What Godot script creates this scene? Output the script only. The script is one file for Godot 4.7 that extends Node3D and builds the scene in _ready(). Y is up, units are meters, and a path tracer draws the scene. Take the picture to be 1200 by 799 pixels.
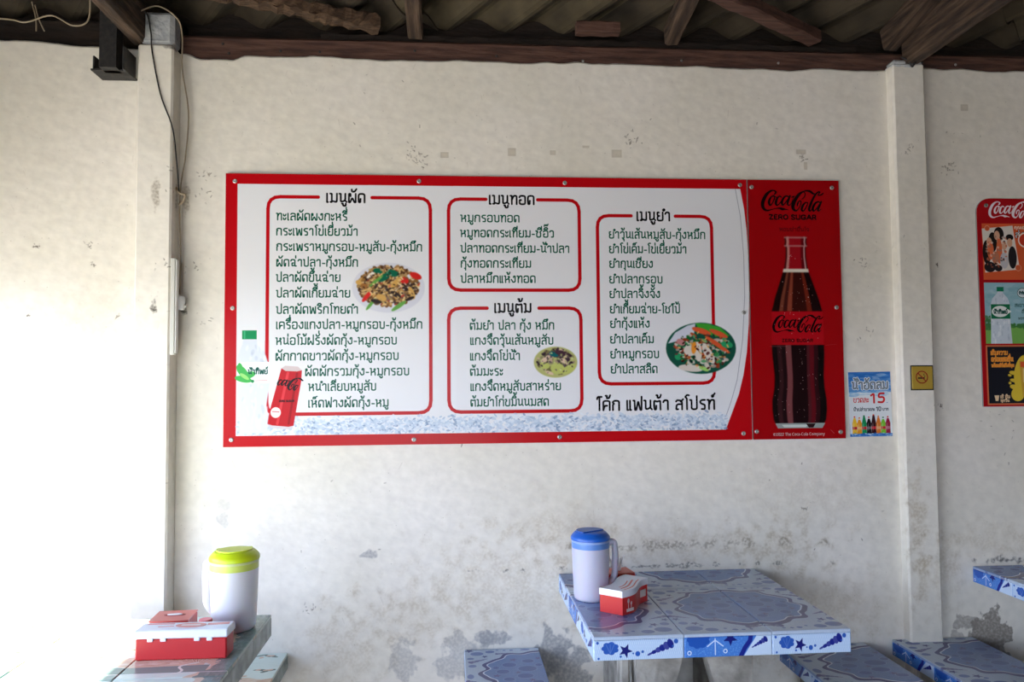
extends Node3D
# An open-sided eating place: one plastered wall with a printed menu board, tiled concrete tables and benches, a fibre-cement roof on timbers.
# x runs along the wall (0 = left edge of the menu board), y is up, z comes out of the wall (0 = plaster face).

const ROOF_Y := 2.635          # underside of the roof at the wall
const ROOF_RISE := 0.2126      # rise of the roof per metre away from the wall
const ROOF_TURN := 0.663       # the corrugations run askew to the wall
const TABLE_Y := 0.75
const BENCH_Y := 0.5

var rng := RandomNumberGenerator.new()
var M := {}
var taken := {}


func _ready() -> void:
	rng.seed = 41
	# camera
	var cam := Camera3D.new()
	cam.name = "camera"
	add_child(cam)
	cam.position = Vector3(0.7436, 1.401, 2.5916)
	cam.basis = Basis.from_euler(Vector3(0.048797, -0.077325, -0.0078815))
	cam.fov = rad_to_deg(2.0 * atan(399.5 / 903.75))
	cam.near = 0.05
	cam.current = true
	# sky, sun, exposure
	var sky_mat := ProceduralSkyMaterial.new()
	sky_mat.sky_top_color = Color(0.50, 0.66, 0.90)
	sky_mat.sky_horizon_color = Color(0.90, 0.94, 1.0)
	sky_mat.sky_curve = 0.3
	sky_mat.sky_energy_multiplier = 1.6
	sky_mat.ground_bottom_color = Color(0.45, 0.43, 0.40)
	sky_mat.ground_horizon_color = Color(0.62, 0.62, 0.60)
	sky_mat.sun_angle_max = 1.0
	var sky := Sky.new()
	sky.sky_material = sky_mat
	var env := Environment.new()
	env.background_mode = Environment.BG_SKY
	env.sky = sky
	env.tonemap_mode = Environment.TONE_MAPPER_LINEAR
	env.tonemap_exposure = 3.95
	env.sdfgi_enabled = true
	env.ssao_enabled = true
	env.ssil_enabled = true
	var world := WorldEnvironment.new()
	world.name = "world"
	world.environment = env
	add_child(world)
	var sun := DirectionalLight3D.new()
	sun.name = "sun"
	add_child(sun)
	sun.look_at_from_position(Vector3.ZERO, -Vector3(-1.0, 0.92, -0.12), Vector3.UP)
	sun.light_energy = 3.2
	sun.light_color = Color(1.0, 0.96, 0.88)
	sun.light_angular_distance = 0.6
	sun.shadow_enabled = true

	make_materials()
	build_shell()
	build_roof()
	build_columns()
	build_fixings()
	build_menu_board()
	build_bottle_panel()
	build_right_poster()
	build_price_poster()
	build_no_smoking()
	build_tables()
	build_tableware()


# ---------------------------------------------------------------- nodes

func numbered(called: String) -> String:
	var n: int = taken.get(called, 0)
	taken[called] = n + 1
	return called if n == 0 else "%s_%03d" % [called, n]


func thing(called: String, label: String, category: String, at := Vector3.ZERO, turn := 0.0, group := "") -> Node3D:
	var o := Node3D.new()
	o.name = numbered(called)
	add_child(o)
	o.position = at
	o.rotation.y = turn
	tag(o, label, category, group)
	return o


func tag(o: Node3D, label: String, category: String, group := "") -> void:
	o.set_meta("label", label)
	o.set_meta("category", category)
	if group:
		o.set_meta("group", group)


func part(called: String, m: Mesh, material: Material, parent: Node3D, at := Vector3.ZERO, turn := Vector3.ZERO) -> MeshInstance3D:
	var o := MeshInstance3D.new()
	o.name = called
	o.mesh = m
	o.material_override = material
	o.position = at
	o.rotation = turn
	parent.add_child(o, true)
	return o


func structure(called: String, m: Mesh, material: Material, at := Vector3.ZERO) -> MeshInstance3D:
	var o := part(called, m, material, self, at)
	o.set_meta("kind", "structure")
	return o


# ---------------------------------------------------------------- shapes

func start() -> SurfaceTool:
	var st := SurfaceTool.new()
	st.begin(Mesh.PRIMITIVE_TRIANGLES)
	return st


# one flat triangle whose front looks towards out; uvs are optional
func tri(st: SurfaceTool, a: Vector3, b: Vector3, c: Vector3, out: Vector3, uv := []) -> void:
	var n := (b - a).cross(c - a)
	if n.length_squared() < 1e-18:
		return
	var flip := n.dot(out) > 0.0
	n = n.normalized() * (1.0 if flip else -1.0)
	var pts := [a, c, b] if flip else [a, b, c]
	var us := uv
	if uv.size() == 3 and flip:
		us = [uv[0], uv[2], uv[1]]
	for i in 3:
		st.set_normal(n)
		st.set_uv(us[i] if us.size() == 3 else Vector2(pts[i].x + pts[i].z, -pts[i].y))
		st.add_vertex(pts[i])


func quad(st: SurfaceTool, a: Vector3, b: Vector3, c: Vector3, d: Vector3, out: Vector3, uv := []) -> void:
	if uv.size() == 4:
		tri(st, a, b, c, out, [uv[0], uv[1], uv[2]])
		tri(st, a, c, d, out, [uv[0], uv[2], uv[3]])
	else:
		tri(st, a, b, c, out)
		tri(st, a, c, d, out)


# box of that size about the origin with chamfered edges
func add_block(st: SurfaceTool, s: Vector3, b := 0.004, at := Vector3.ZERO, turn := Basis.IDENTITY) -> void:
	var h := s / 2.0
	b = minf(b, minf(h.x, minf(h.y, h.z)) * 0.9)
	var P := func(x: float, y: float, z: float, k: int) -> Vector3:
		var v := Vector3(x * (h.x - (0.0 if k == 0 else b)), y * (h.y - (0.0 if k == 1 else b)), z * (h.z - (0.0 if k == 2 else b)))
		return at + turn * v
	for k in 3:
		for sg in [-1.0, 1.0]:
			var q := []
			for e in [[-1.0, -1.0], [1.0, -1.0], [1.0, 1.0], [-1.0, 1.0]]:
				var v := [0.0, 0.0, 0.0]
				v[k] = sg
				v[(k + 1) % 3] = e[0]
				v[(k + 2) % 3] = e[1]
				q.append(P.call(v[0], v[1], v[2], k))
			var o := Vector3.ZERO
			o[k] = sg
			quad(st, q[0], q[1], q[2], q[3], turn * o)
	if b <= 0.0:
		return
	for k in 3:                      # edges along axis k
		var i := (k + 1) % 3
		var j := (k + 2) % 3
		for e in [[-1.0, -1.0], [1.0, -1.0], [1.0, 1.0], [-1.0, 1.0]]:
			var q := []
			for t in [[-1.0, i], [1.0, i], [1.0, j], [-1.0, j]]:
				var v := [0.0, 0.0, 0.0]
				v[k] = t[0]
				v[i] = e[0]
				v[j] = e[1]
				q.append(P.call(v[0], v[1], v[2], t[1]))
			var o := Vector3.ZERO
			o[i] = e[0]
			o[j] = e[1]
			quad(st, q[0], q[1], q[2], q[3], turn * o)
	for x in [-1.0, 1.0]:
		for y in [-1.0, 1.0]:
			for z in [-1.0, 1.0]:
				tri(st, P.call(x, y, z, 0), P.call(x, y, z, 1), P.call(x, y, z, 2), turn * Vector3(x, y, z))


func block(s: Vector3, b := 0.004) -> ArrayMesh:
	var st := start()
	add_block(st, s, b)
	return st.commit()


# a slightly rough timber from a to b: w wide, h high, its sides wavering
func timber(a: Vector3, b: Vector3, w: float, h: float, rough := 0.004, steps := 10, noise_seed := 1) -> ArrayMesh:
	var st := start()
	var r := RandomNumberGenerator.new()
	r.seed = noise_seed
	var along := (b - a).normalized()
	var side := along.cross(Vector3.UP).normalized()
	var up := side.cross(along).normalized()
	var rings := []
	for i in steps + 1:
		var c := a.lerp(b, float(i) / steps)
		var ring := []
		for e in [[-1, -0.8], [-0.8, -1], [0.8, -1], [1, -0.8], [1, 0.8], [0.8, 1], [-0.8, 1], [-1, 0.8]]:
			ring.append(c + side * (e[0] * w / 2.0 + r.randf_range(-rough, rough)) + up * (e[1] * h / 2.0 + r.randf_range(-rough, rough)))
		rings.append(ring)
	for i in steps:
		for k in 8:
			var k2 := (k + 1) % 8
			var c := a.lerp(b, (i + 0.5) / steps)
			var mid: Vector3 = (rings[i][k] + rings[i + 1][k2]) / 2.0
			quad(st, rings[i][k], rings[i + 1][k], rings[i + 1][k2], rings[i][k2], mid - c)
	for k in range(1, 7):
		tri(st, rings[0][0], rings[0][k], rings[0][k + 1], -along)
		tri(st, rings[steps][0], rings[steps][k], rings[steps][k + 1], along)
	return st.commit()


# profile of (radius, height) turned round the y axis; smooth except where the profile bends sharply
func lathe(profile: Array, segs := 40, squash := 1.0) -> ArrayMesh:
	var st := start()
	var group := 1
	for i in profile.size() - 1:
		var p: Vector2 = profile[i]
		var q: Vector2 = profile[i + 1]
		if i > 0:
			var before: Vector2 = (p - profile[i - 1]).normalized()
			if before.dot((q - p).normalized()) < 0.75:
				group += 1
		st.set_smooth_group(group)
		for k in segs:
			var a := TAU * k / segs
			var b := TAU * (k + 1) / segs
			var v := func(r: Vector2, t: float) -> Vector3: return Vector3(cos(t) * r.x, r.y, sin(t) * r.x * squash)
			var four := [v.call(p, a), v.call(q, a), v.call(q, b), v.call(p, b)]
			for t in [[0, 1, 2], [0, 2, 3]]:
				for m in t:
					st.set_uv(Vector2(float(k + (1 if m > 1 else 0)) / segs, -four[m].y))
					st.add_vertex(four[m])
	st.generate_normals()
	return st.commit()


func tube(pts: Array, r: float, segs := 7) -> ArrayMesh:
	var st := start()
	st.set_smooth_group(1)
	var rings := []
	for i in pts.size():
		var d: Vector3 = (pts[mini(i + 1, pts.size() - 1)] - pts[maxi(i - 1, 0)]).normalized()
		var s := d.cross(Vector3(0.31, 0.2, 0.93)).normalized()
		var u := s.cross(d)
		var ring := []
		for k in segs:
			ring.append(pts[i] + (s * cos(TAU * k / segs) + u * sin(TAU * k / segs)) * r)
		rings.append(ring)
	for i in pts.size() - 1:
		for k in segs:
			var k2 := (k + 1) % segs
			for v in [rings[i][k], rings[i][k2], rings[i + 1][k2], rings[i][k], rings[i + 1][k2], rings[i + 1][k]]:
				st.add_vertex(v)
	st.generate_normals()
	return st.commit()


# a smooth curve through 3D points
func curve(pts: Array, steps := 6) -> Array:
	var out := []
	for i in pts.size() - 1:
		var p0: Vector3 = pts[maxi(i - 1, 0)]
		var p3: Vector3 = pts[mini(i + 2, pts.size() - 1)]
		for k in steps:
			out.append((pts[i] as Vector3).cubic_interpolate(pts[i + 1], p0, p3, float(k) / steps))
	out.append(pts[-1])
	return out


# outline in the xy plane, depth towards +z; the front face carries uvs over the box of the outline
func prism(outline: PackedVector2Array, depth: float, smooth_sides := false) -> ArrayMesh:
	var st := start()
	var lo := outline[0]
	var hi := outline[0]
	var mid := Vector2.ZERO
	for p in outline:
		lo = lo.min(p)
		hi = hi.max(p)
		mid += p / outline.size()
	var size := hi - lo
	var ids := Geometry2D.triangulate_polygon(outline)
	for i in range(0, ids.size(), 3):
		var a := outline[ids[i]]
		var b := outline[ids[i + 1]]
		var c := outline[ids[i + 2]]
		var uv := []
		for p in [a, b, c]:
			uv.append(Vector2((p.x - lo.x) / size.x, 1.0 - (p.y - lo.y) / size.y))
		tri(st, Vector3(a.x, a.y, depth), Vector3(b.x, b.y, depth), Vector3(c.x, c.y, depth), Vector3.BACK, uv)
		tri(st, Vector3(a.x, a.y, 0), Vector3(b.x, b.y, 0), Vector3(c.x, c.y, 0), Vector3.FORWARD, uv)
	var turn := -1.0 if Geometry2D.is_polygon_clockwise(outline) else 1.0
	var n := outline.size()
	for i in n:
		var a := outline[i]
		var b := outline[(i + 1) % n]
		var e := (b - a).normalized()
		var out := Vector3(e.y, -e.x, 0) * turn
		quad(st, Vector3(a.x, a.y, 0), Vector3(b.x, b.y, 0), Vector3(b.x, b.y, depth), Vector3(a.x, a.y, depth), out)
	return st.commit()


func rounded_rect(w: float, h: float, r: Array, steps := 6) -> PackedVector2Array:
	# corner radii: bottom left, bottom right, top right, top left; from (0, 0) to (w, h)
	var out := PackedVector2Array()
	var at := [Vector2(0, 0), Vector2(w, 0), Vector2(w, h), Vector2(0, h)]
	var inward := [Vector2(1, 1), Vector2(-1, 1), Vector2(-1, -1), Vector2(1, -1)]
	for k in 4:
		if r[k] <= 0.0:
			out.append(at[k])
			continue
		var c: Vector2 = at[k] + inward[k] * r[k]
		for i in steps + 1:
			var t := PI + PI / 2.0 * (k + float(i) / steps)
			out.append(c + Vector2(cos(t), sin(t)) * r[k])
	return out


# ---------------------------------------------------------------- print: a sheet of ink for lettering, pictures and glazed patterns

class Pad:
	var w: int
	var h: int
	var d: PackedByteArray
	var glyphs: Dictionary

	func _init(width: int, height: int, ground: Color) -> void:
		w = width
		h = height
		var im := Image.create_empty(w, h, false, Image.FORMAT_RGB8)
		im.fill(ground)
		d = im.get_data()

	func texture() -> ImageTexture:
		var im := Image.create_from_data(w, h, false, Image.FORMAT_RGB8, d)
		return ImageTexture.create_from_image(im)

	func dot(x: int, y: int, c: Color, a: float) -> void:
		if x < 0 or y < 0 or x >= w or y >= h or a <= 0.0:
			return
		var i := (y * w + x) * 3
		d[i] = int(lerpf(d[i], c.r8, a))
		d[i + 1] = int(lerpf(d[i + 1], c.g8, a))
		d[i + 2] = int(lerpf(d[i + 2], c.b8, a))

	func poly(pts: PackedVector2Array, c: Color, alpha := 1.0) -> void:
		var y0 := pts[0].y
		var y1 := y0
		for p in pts:
			y0 = minf(y0, p.y)
			y1 = maxf(y1, p.y)
		var n := pts.size()
		for y in range(maxi(0, int(floor(y0))), mini(h - 1, int(floor(y1))) + 1):
			var cover := {}
			for sub in 3:
				var sy := y + (sub + 0.5) / 3.0
				var xs := PackedFloat32Array()
				for i in n:
					var a := pts[i]
					var b := pts[(i + 1) % n]
					if (a.y <= sy) != (b.y <= sy):
						xs.append(a.x + (sy - a.y) / (b.y - a.y) * (b.x - a.x))
				xs.sort()
				for k in range(0, xs.size() - 1, 2):
					var xa := maxf(xs[k], 0.0)
					var xb := minf(xs[k + 1], w)
					if xb <= xa:
						continue
					var ia := int(xa)
					var ib := int(xb)
					if ia == ib:
						cover[ia] = cover.get(ia, 0.0) + (xb - xa) / 3.0
						continue
					cover[ia] = cover.get(ia, 0.0) + (ia + 1 - xa) / 3.0
					for x in range(ia + 1, ib):
						cover[x] = cover.get(x, 0.0) + 1.0 / 3.0
					if ib < w:
						cover[ib] = cover.get(ib, 0.0) + (xb - ib) / 3.0
			for x: int in cover:
				dot(x, y, c, minf(cover[x], 1.0) * alpha)

	func rect(x: float, y: float, ww: float, hh: float, c: Color, alpha := 1.0) -> void:
		poly(PackedVector2Array([Vector2(x, y), Vector2(x + ww, y), Vector2(x + ww, y + hh), Vector2(x, y + hh)]), c, alpha)

	func oval(cx: float, cy: float, rx: float, ry: float, c: Color, turn := 0.0, alpha := 1.0, lobes := 0, depth := 0.0) -> void:
		var pts := PackedVector2Array()
		var n := 14 if maxf(rx, ry) < 12.0 else 40 if lobes == 0 else 120
		for k in n:
			var t := TAU * k / n
			var m := 1.0 + (depth * (absf(sin(t * lobes / 2.0)) - 0.5) if lobes else 0.0)
			pts.append(Vector2(cx, cy) + Vector2(cos(t) * rx * m, sin(t) * ry * m).rotated(turn))
		poly(pts, c, alpha)

	# softens a part of the print, as a photograph printed on it would be
	func soften(x0: int, y0: int, ww: int, hh: int, r: int, times := 1) -> void:
		x0 = clampi(x0, r, w - 1 - r)
		y0 = clampi(y0, r, h - 1 - r)
		ww = mini(ww, w - 1 - r - x0)
		hh = mini(hh, h - 1 - r - y0)
		for t in times * 2:
			var step := 3 if t % 2 == 0 else w * 3
			var src := d.duplicate()
			var n := 2 * r + 1
			for y in range(y0, y0 + hh):
				for x in range(x0, x0 + ww):
					var i := (y * w + x) * 3
					for c in 3:
						var sum := 0
						for k in range(-r, r + 1):
							sum += src[i + c + k * step]
						d[i + c] = sum / n

	# one capsule whose half width runs from r0 to r1
	func seg(a: Vector2, b: Vector2, r0: float, r1: float, c: Color, alpha := 1.0) -> void:
		var r := maxf(r0, r1) + 1.0
		var e := b - a
		var ll := maxf(e.length_squared(), 1e-9)
		for y in range(maxi(0, int(minf(a.y, b.y) - r)), mini(h - 1, int(maxf(a.y, b.y) + r)) + 1):
			for x in range(maxi(0, int(minf(a.x, b.x) - r)), mini(w - 1, int(maxf(a.x, b.x) + r)) + 1):
				var p := Vector2(x + 0.5, y + 0.5)
				var t := clampf((p - a).dot(e) / ll, 0.0, 1.0)
				var k := lerpf(r0, r1, t) - p.distance_to(a + e * t) + 0.5
				if k > 0.0:
					dot(x, y, c, minf(k, 1.0) * alpha)

	func line(pts: Array, width: float, c: Color, alpha := 1.0) -> void:
		for i in pts.size() - 1:
			seg(pts[i], pts[i + 1], width / 2.0, width / 2.0, c, alpha)

	# corners of a polyline rounded off
	func eased(pts: Array, r: float) -> Array:
		var out := [pts[0]]
		for i in range(1, pts.size() - 1):
			var p: Vector2 = pts[i]
			var a: Vector2 = pts[i - 1] - p
			var b: Vector2 = pts[i + 1] - p
			var k := minf(r, minf(a.length(), b.length()) * 0.5)
			var s := p + a.normalized() * k
			var e := p + b.normalized() * k
			for t in [0.0, 0.25, 0.5, 0.75, 1.0]:
				out.append(s.lerp(p, t).lerp(p.lerp(e, t), t))
		out.append(pts[-1])
		return out

	# a brush stroke through (x, y, half width) points
	func brush(pts: Array, scale: float, at: Vector2, c: Color, alpha := 1.0) -> void:
		for i in pts.size() - 1:
			var p: Array = []
			for k in [maxi(i - 1, 0), i, i + 1, mini(i + 2, pts.size() - 1)]:
				p.append(Vector3(pts[k][0], pts[k][1], pts[k][2]))
			var before: Vector3 = p[1]
			for t in range(1, 7):
				var now: Vector3 = (p[1] as Vector3).cubic_interpolate(p[2], p[0], p[3], t / 6.0)
				seg(at + Vector2(before.x, before.y) * scale, at + Vector2(now.x, now.y) * scale, maxf(before.z, 0.5) * scale, maxf(now.z, 0.5) * scale, c, alpha)
				before = now

	# lettering from stroke glyphs. xh: height of the small letters in pixels, width: the line is set to that width (0: natural)
	func letters(text: String, x: float, base: float, xh: float, width: float, weight: float, c: Color, slant := 0.0) -> float:
		var marks := []          # [stroke points]
		var pen := 0.0
		var high := 0.0          # how far upper marks have stacked on this consonant
		var last_tall := false
		for ch in text:
			if ch == " ":
				pen += 0.42
				continue
			if not glyphs.has(ch):
				pen += 0.5
				continue
			var g: Array = glyphs[ch]
			var adv: float = g[0]
			var lift := 0.0
			if adv > 0.0:
				high = 0.0
			elif ch in "่้๊๋์":
				lift = high
				if last_tall:
					lift = maxf(lift, 0.12)
				high += 0.4
			elif ch in "ัิีึื็":
				high = 0.44
			for s: Array in g.slice(1):
				var pts := []
				for k in range(0, s.size(), 2):
					var up: float = s[k + 1]
					if adv == 0.0 and up > 1.0:
						up = 1.22 + (up - 1.18) * 1.2 + lift
					pts.append(Vector2(pen + s[k] - (0.06 if adv == 0.0 else 0.0) - (0.16 if adv == 0.0 and last_tall and up > 1.0 else 0.0), up))
				marks.append(eased(pts, 0.2) if pts.size() > 2 else pts)
			if ch == "ำ":
				high = 0.0
			if adv > 0.0:
				last_tall = ch in "ปฝฟ"
				pen += adv + 0.06
		var sx := xh if width <= 0.0 else width / maxf(pen - 0.2, 0.1)
		for s in marks:
			var q := []
			for p: Vector2 in s:
				q.append(Vector2(x + p.x * sx + p.y * slant * xh, base - p.y * xh))
			line(q, weight, c)
		return pen * sx


# strokes of each letter on a unit grid: [advance, [x, y, x, y ...], ...]; advance 0 marks sit on the letter before
func glyph_table() -> Dictionary:
	var g := {}
	g["ก"] = [0.74, [0.05, 0, 0.05, 0.58, 0.17, 0.70, 0.02, 0.80, 0.14, 1, 0.58, 1, 0.58, 0]]
	g["ข"] = [0.72, [0.0, 0.96, 0.15, 1.0, 0.18, 0.74, 0.06, 0.62, 0.06, 0, 0.55, 0, 0.55, 1]]
	g["ค"] = [0.74, [0.04, 0, 0.04, 1, 0.58, 1, 0.58, 0], [0.05, 0.08, 0.16, 0.48, 0.36, 0.48]]
	g["ง"] = [0.64, [0.0, 0.46, 0.2, 0.0, 0.46, 0.12, 0.46, 1, 0.27, 0.98, 0.27, 0.78]]
	g["จ"] = [0.68, [0.04, 0.78, 0.1, 1, 0.52, 1, 0.52, 0, 0.36, 0.0, 0.2, 0.44, 0.05, 0.44]]
	g["ฉ"] = [0.82, [0.04, 0.78, 0.1, 1, 0.52, 1, 0.52, 0.02, 0.68, 0.02], [0.36, 0.48, 0.18, 0.48, 0.18, 0, 0.52, 0.16]]
	g["ช"] = [0.8, [0.0, 0.96, 0.15, 1.0, 0.18, 0.74, 0.06, 0.62, 0.06, 0, 0.54, 0, 0.54, 0.66, 0.44, 0.78, 0.7, 1.08]]
	g["ซ"] = [0.84, [0.0, 1.0, 0.1, 0.86, 0.18, 1.0, 0.22, 0.74, 0.1, 0.62, 0.1, 0, 0.58, 0, 0.58, 0.66, 0.48, 0.78, 0.74, 1.08]]
	g["ด"] = [0.74, [0.22, 0.42, 0.2, 0.02, 0.07, 0.02, 0.03, 0.5, 0.06, 1, 0.58, 1, 0.58, 0]]
	g["ต"] = [0.74, [0.22, 0.42, 0.2, 0.02, 0.07, 0.02, 0.03, 0.5, 0.04, 1, 0.3, 0.84, 0.56, 1, 0.58, 0]]
	g["ท"] = [0.74, [0.0, 1, 0.13, 1, 0.13, 0], [0.13, 0.46, 0.3, 1, 0.58, 1, 0.58, 0]]
	g["น"] = [0.76, [0.0, 1, 0.13, 1, 0.13, 0.02, 0.54, 0.2, 0.54, 1], [0.54, 0.2, 0.66, 0.03]]
	g["บ"] = [0.74, [0.0, 1, 0.12, 1, 0.12, 0, 0.58, 0, 0.58, 1]]
	g["ป"] = [0.74, [0.0, 1, 0.12, 1, 0.12, 0, 0.58, 0, 0.58, 1.42]]
	g["ผ"] = [0.82, [0.2, 0.72, 0.19, 1, 0.05, 1, 0.04, 0.0, 0.16, 0.0, 0.35, 0.56, 0.54, 0, 0.66, 0, 0.66, 1]]
	g["ฝ"] = [0.82, [0.2, 0.72, 0.19, 1, 0.05, 1, 0.04, 0.0, 0.16, 0.0, 0.35, 0.56, 0.54, 0, 0.66, 0, 0.66, 1.42]]
	g["พ"] = [0.86, [0.0, 1, 0.1, 1, 0.13, 0, 0.24, 0, 0.41, 0.95, 0.58, 0, 0.69, 0, 0.71, 1]]
	g["ฟ"] = [0.86, [0.0, 1, 0.1, 1, 0.13, 0, 0.24, 0, 0.41, 0.95, 0.58, 0, 0.69, 0, 0.71, 1.42]]
	g["ม"] = [0.76, [0.0, 1, 0.14, 1, 0.14, 0.0, 0.02, 0.03], [0.14, 0.16, 0.58, 0.0, 0.6, 0.3, 0.6, 1]]
	g["ย"] = [0.74, [0.2, 0.98, 0.05, 0.98, 0.06, 0.62, 0.24, 0.56], [0.2, 0.56, 0.06, 0.46, 0.06, 0, 0.58, 0, 0.58, 1]]
	g["ร"] = [0.64, [0.48, 1, 0.18, 1, 0.04, 0.78, 0.2, 0.56, 0.47, 0.5, 0.47, 0.0, 0.2, 0.02]]
	g["ล"] = [0.72, [0.05, 0.86, 0.14, 1, 0.56, 1, 0.56, 0], [0.56, 0.58, 0.1, 0.58, 0.05, 0.0, 0.22, 0.02]]
	g["ว"] = [0.64, [0.03, 0.8, 0.1, 1, 0.47, 1, 0.47, 0.02, 0.24, 0.02]]
	g["ส"] = [0.74, [0.05, 0.86, 0.14, 1, 0.5, 0.96, 0.56, 0.7, 0.56, 0], [0.56, 0.56, 0.1, 0.56, 0.05, 0.0, 0.22, 0.02], [0.44, 0.84, 0.66, 1.1]]
	g["ห"] = [0.78, [0.0, 1, 0.13, 1, 0.13, 0], [0.13, 0.36, 0.42, 0.56, 0.6, 0.74, 0.56, 1.0, 0.44, 0.86], [0.38, 0.54, 0.58, 0.46, 0.58, 0]]
	g["อ"] = [0.74, [0.2, 0.5, 0.06, 0.5, 0.06, 0, 0.58, 0, 0.58, 1, 0.12, 1, 0.04, 0.82]]
	g["ถ"] = [0.74, [0.05, 0, 0.05, 0.58, 0.17, 0.70, 0.02, 0.80, 0.14, 1, 0.58, 1, 0.58, 0], [0.05, 0.02, 0.18, 0.02]]
	g["ณ"] = [0.9, [0.05, 0, 0.05, 0.6, 0.14, 1, 0.42, 1, 0.42, 0], [0.42, 0.1, 0.74, 0.1, 0.74, 1]]
	g["ะ"] = [0.44, [0.02, 0.3, 0.04, 0.06, 0.22, 0.06, 0.3, 0.3], [0.02, 0.86, 0.04, 0.62, 0.22, 0.62, 0.3, 0.86]]
	g["า"] = [0.6, [0.03, 0.8, 0.1, 1, 0.42, 1, 0.42, 0]]
	g["ำ"] = [0.6, [0.03, 0.8, 0.1, 1, 0.42, 1, 0.42, 0], [-0.2, 1.28, -0.1, 1.42, 0.0, 1.28, -0.1, 1.16, -0.2, 1.28]]
	g["เ"] = [0.28, [0.05, 1, 0.05, 0, 0.14, 0]]
	g["แ"] = [0.52, [0.05, 1, 0.05, 0, 0.14, 0], [0.29, 1, 0.29, 0, 0.38, 0]]
	g["โ"] = [0.42, [0.0, 1.2, 0.03, 1.44, 0.38, 1.44], [0.19, 1.42, 0.19, 0]]
	g["ไ"] = [0.4, [0.36, 1.52, 0.2, 1.56, 0.02, 1.34, 0.18, 1.2, 0.18, 0]]
	g["ใ"] = g["ไ"]
	g["ั"] = [0, [-0.52, 1.42, -0.5, 1.2, -0.26, 1.2, -0.1, 1.46]]
	g["ิ"] = [0, [-0.64, 1.18, -0.5, 1.42, -0.26, 1.42, -0.14, 1.18, -0.64, 1.18]]
	g["ี"] = [0, [-0.64, 1.18, -0.5, 1.42, -0.26, 1.38, -0.14, 1.18, -0.64, 1.18], [-0.14, 1.18, -0.14, 1.56]]
	g["ึ"] = [0, [-0.64, 1.18, -0.5, 1.42, -0.26, 1.42, -0.14, 1.18, -0.64, 1.18], [-0.2, 1.46, -0.08, 1.46, -0.1, 1.34]]
	g["ื"] = [0, [-0.64, 1.18, -0.5, 1.42, -0.26, 1.38, -0.14, 1.18, -0.64, 1.18], [-0.14, 1.18, -0.14, 1.56], [-0.28, 1.34, -0.28, 1.56]]
	g["็"] = [0, [-0.58, 1.2, -0.56, 1.42, -0.3, 1.42, -0.3, 1.22, -0.44, 1.22], [-0.3, 1.42, -0.12, 1.5]]
	g["่"] = [0, [-0.2, 1.2, -0.2, 1.48]]
	g["้"] = [0, [-0.5, 1.46, -0.38, 1.46, -0.42, 1.22, -0.2, 1.24, -0.12, 1.5]]
	g["๊"] = [0, [-0.6, 1.22, -0.54, 1.46, -0.42, 1.26, -0.34, 1.46, -0.24, 1.24, -0.12, 1.5]]
	g["์"] = [0, [-0.36, 1.36, -0.26, 1.46, -0.2, 1.32, -0.32, 1.24, -0.36, 1.36], [-0.22, 1.4, -0.1, 1.58]]
	g["ุ"] = [0, [-0.3, -0.16, -0.18, -0.16, -0.18, -0.44]]
	g["ู"] = [0, [-0.52, -0.16, -0.42, -0.16, -0.42, -0.42, -0.18, -0.42, -0.18, -0.16]]
	g["-"] = [0.46, [0.06, 0.42, 0.32, 0.42]]
	g["A"] = [0.92, [0.0, 0, 0.36, 1, 0.42, 1, 0.78, 0], [0.14, 0.34, 0.64, 0.34]]
	g["E"] = [0.76, [0.56, 1, 0.06, 1, 0.06, 0, 0.58, 0], [0.06, 0.52, 0.5, 0.52]]
	g["G"] = [0.98, [0.76, 0.84, 0.5, 1.02, 0.04, 0.9, 0.04, 0.1, 0.5, -0.02, 0.76, 0.14, 0.78, 0.46, 0.5, 0.46]]
	g["O"] = [1.0, [0.42, 1.02, 0.14, 0.94, 0.02, 0.5, 0.14, 0.06, 0.42, -0.02, 0.7, 0.06, 0.82, 0.5, 0.7, 0.94, 0.42, 1.02]]
	g["R"] = [0.84, [0.06, 0, 0.06, 1, 0.62, 1, 0.62, 0.44, 0.08, 0.44], [0.4, 0.44, 0.66, 0]]
	g["S"] = [0.78, [0.58, 0.86, 0.4, 1.02, 0.04, 0.98, 0.06, 0.56, 0.58, 0.48, 0.6, 0.0, 0.2, -0.02, 0.02, 0.14]]
	g["U"] = [0.92, [0.06, 1, 0.06, 0, 0.7, 0, 0.7, 1]]
	g["Z"] = [0.82, [0.04, 1, 0.64, 1, 0.04, 0, 0.66, 0]]
	g["B"] = [0.82, [0.06, 0, 0.06, 1, 0.56, 1, 0.54, 0.54, 0.08, 0.54], [0.4, 0.54, 0.64, 0.52, 0.62, 0, 0.06, 0]]
	g["N"] = [0.9, [0.06, 0, 0.06, 1, 0.68, 0, 0.68, 1]]
	g["0"] = [0.8, [0.3, 1.3, 0.03, 1.2, 0.03, 0.1, 0.3, 0, 0.58, 0.1, 0.58, 1.2, 0.3, 1.3]]
	g["1"] = [0.6, [0.04, 1.02, 0.3, 1.3, 0.3, 0]]
	g["5"] = [0.8, [0.56, 1.3, 0.12, 1.3, 0.06, 0.72, 0.5, 0.82, 0.6, 0.4, 0.44, 0.0, 0.04, 0.06]]
	g["."] = [0.3, [0.08, 0.0, 0.1, 0.04]]
	return g


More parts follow.
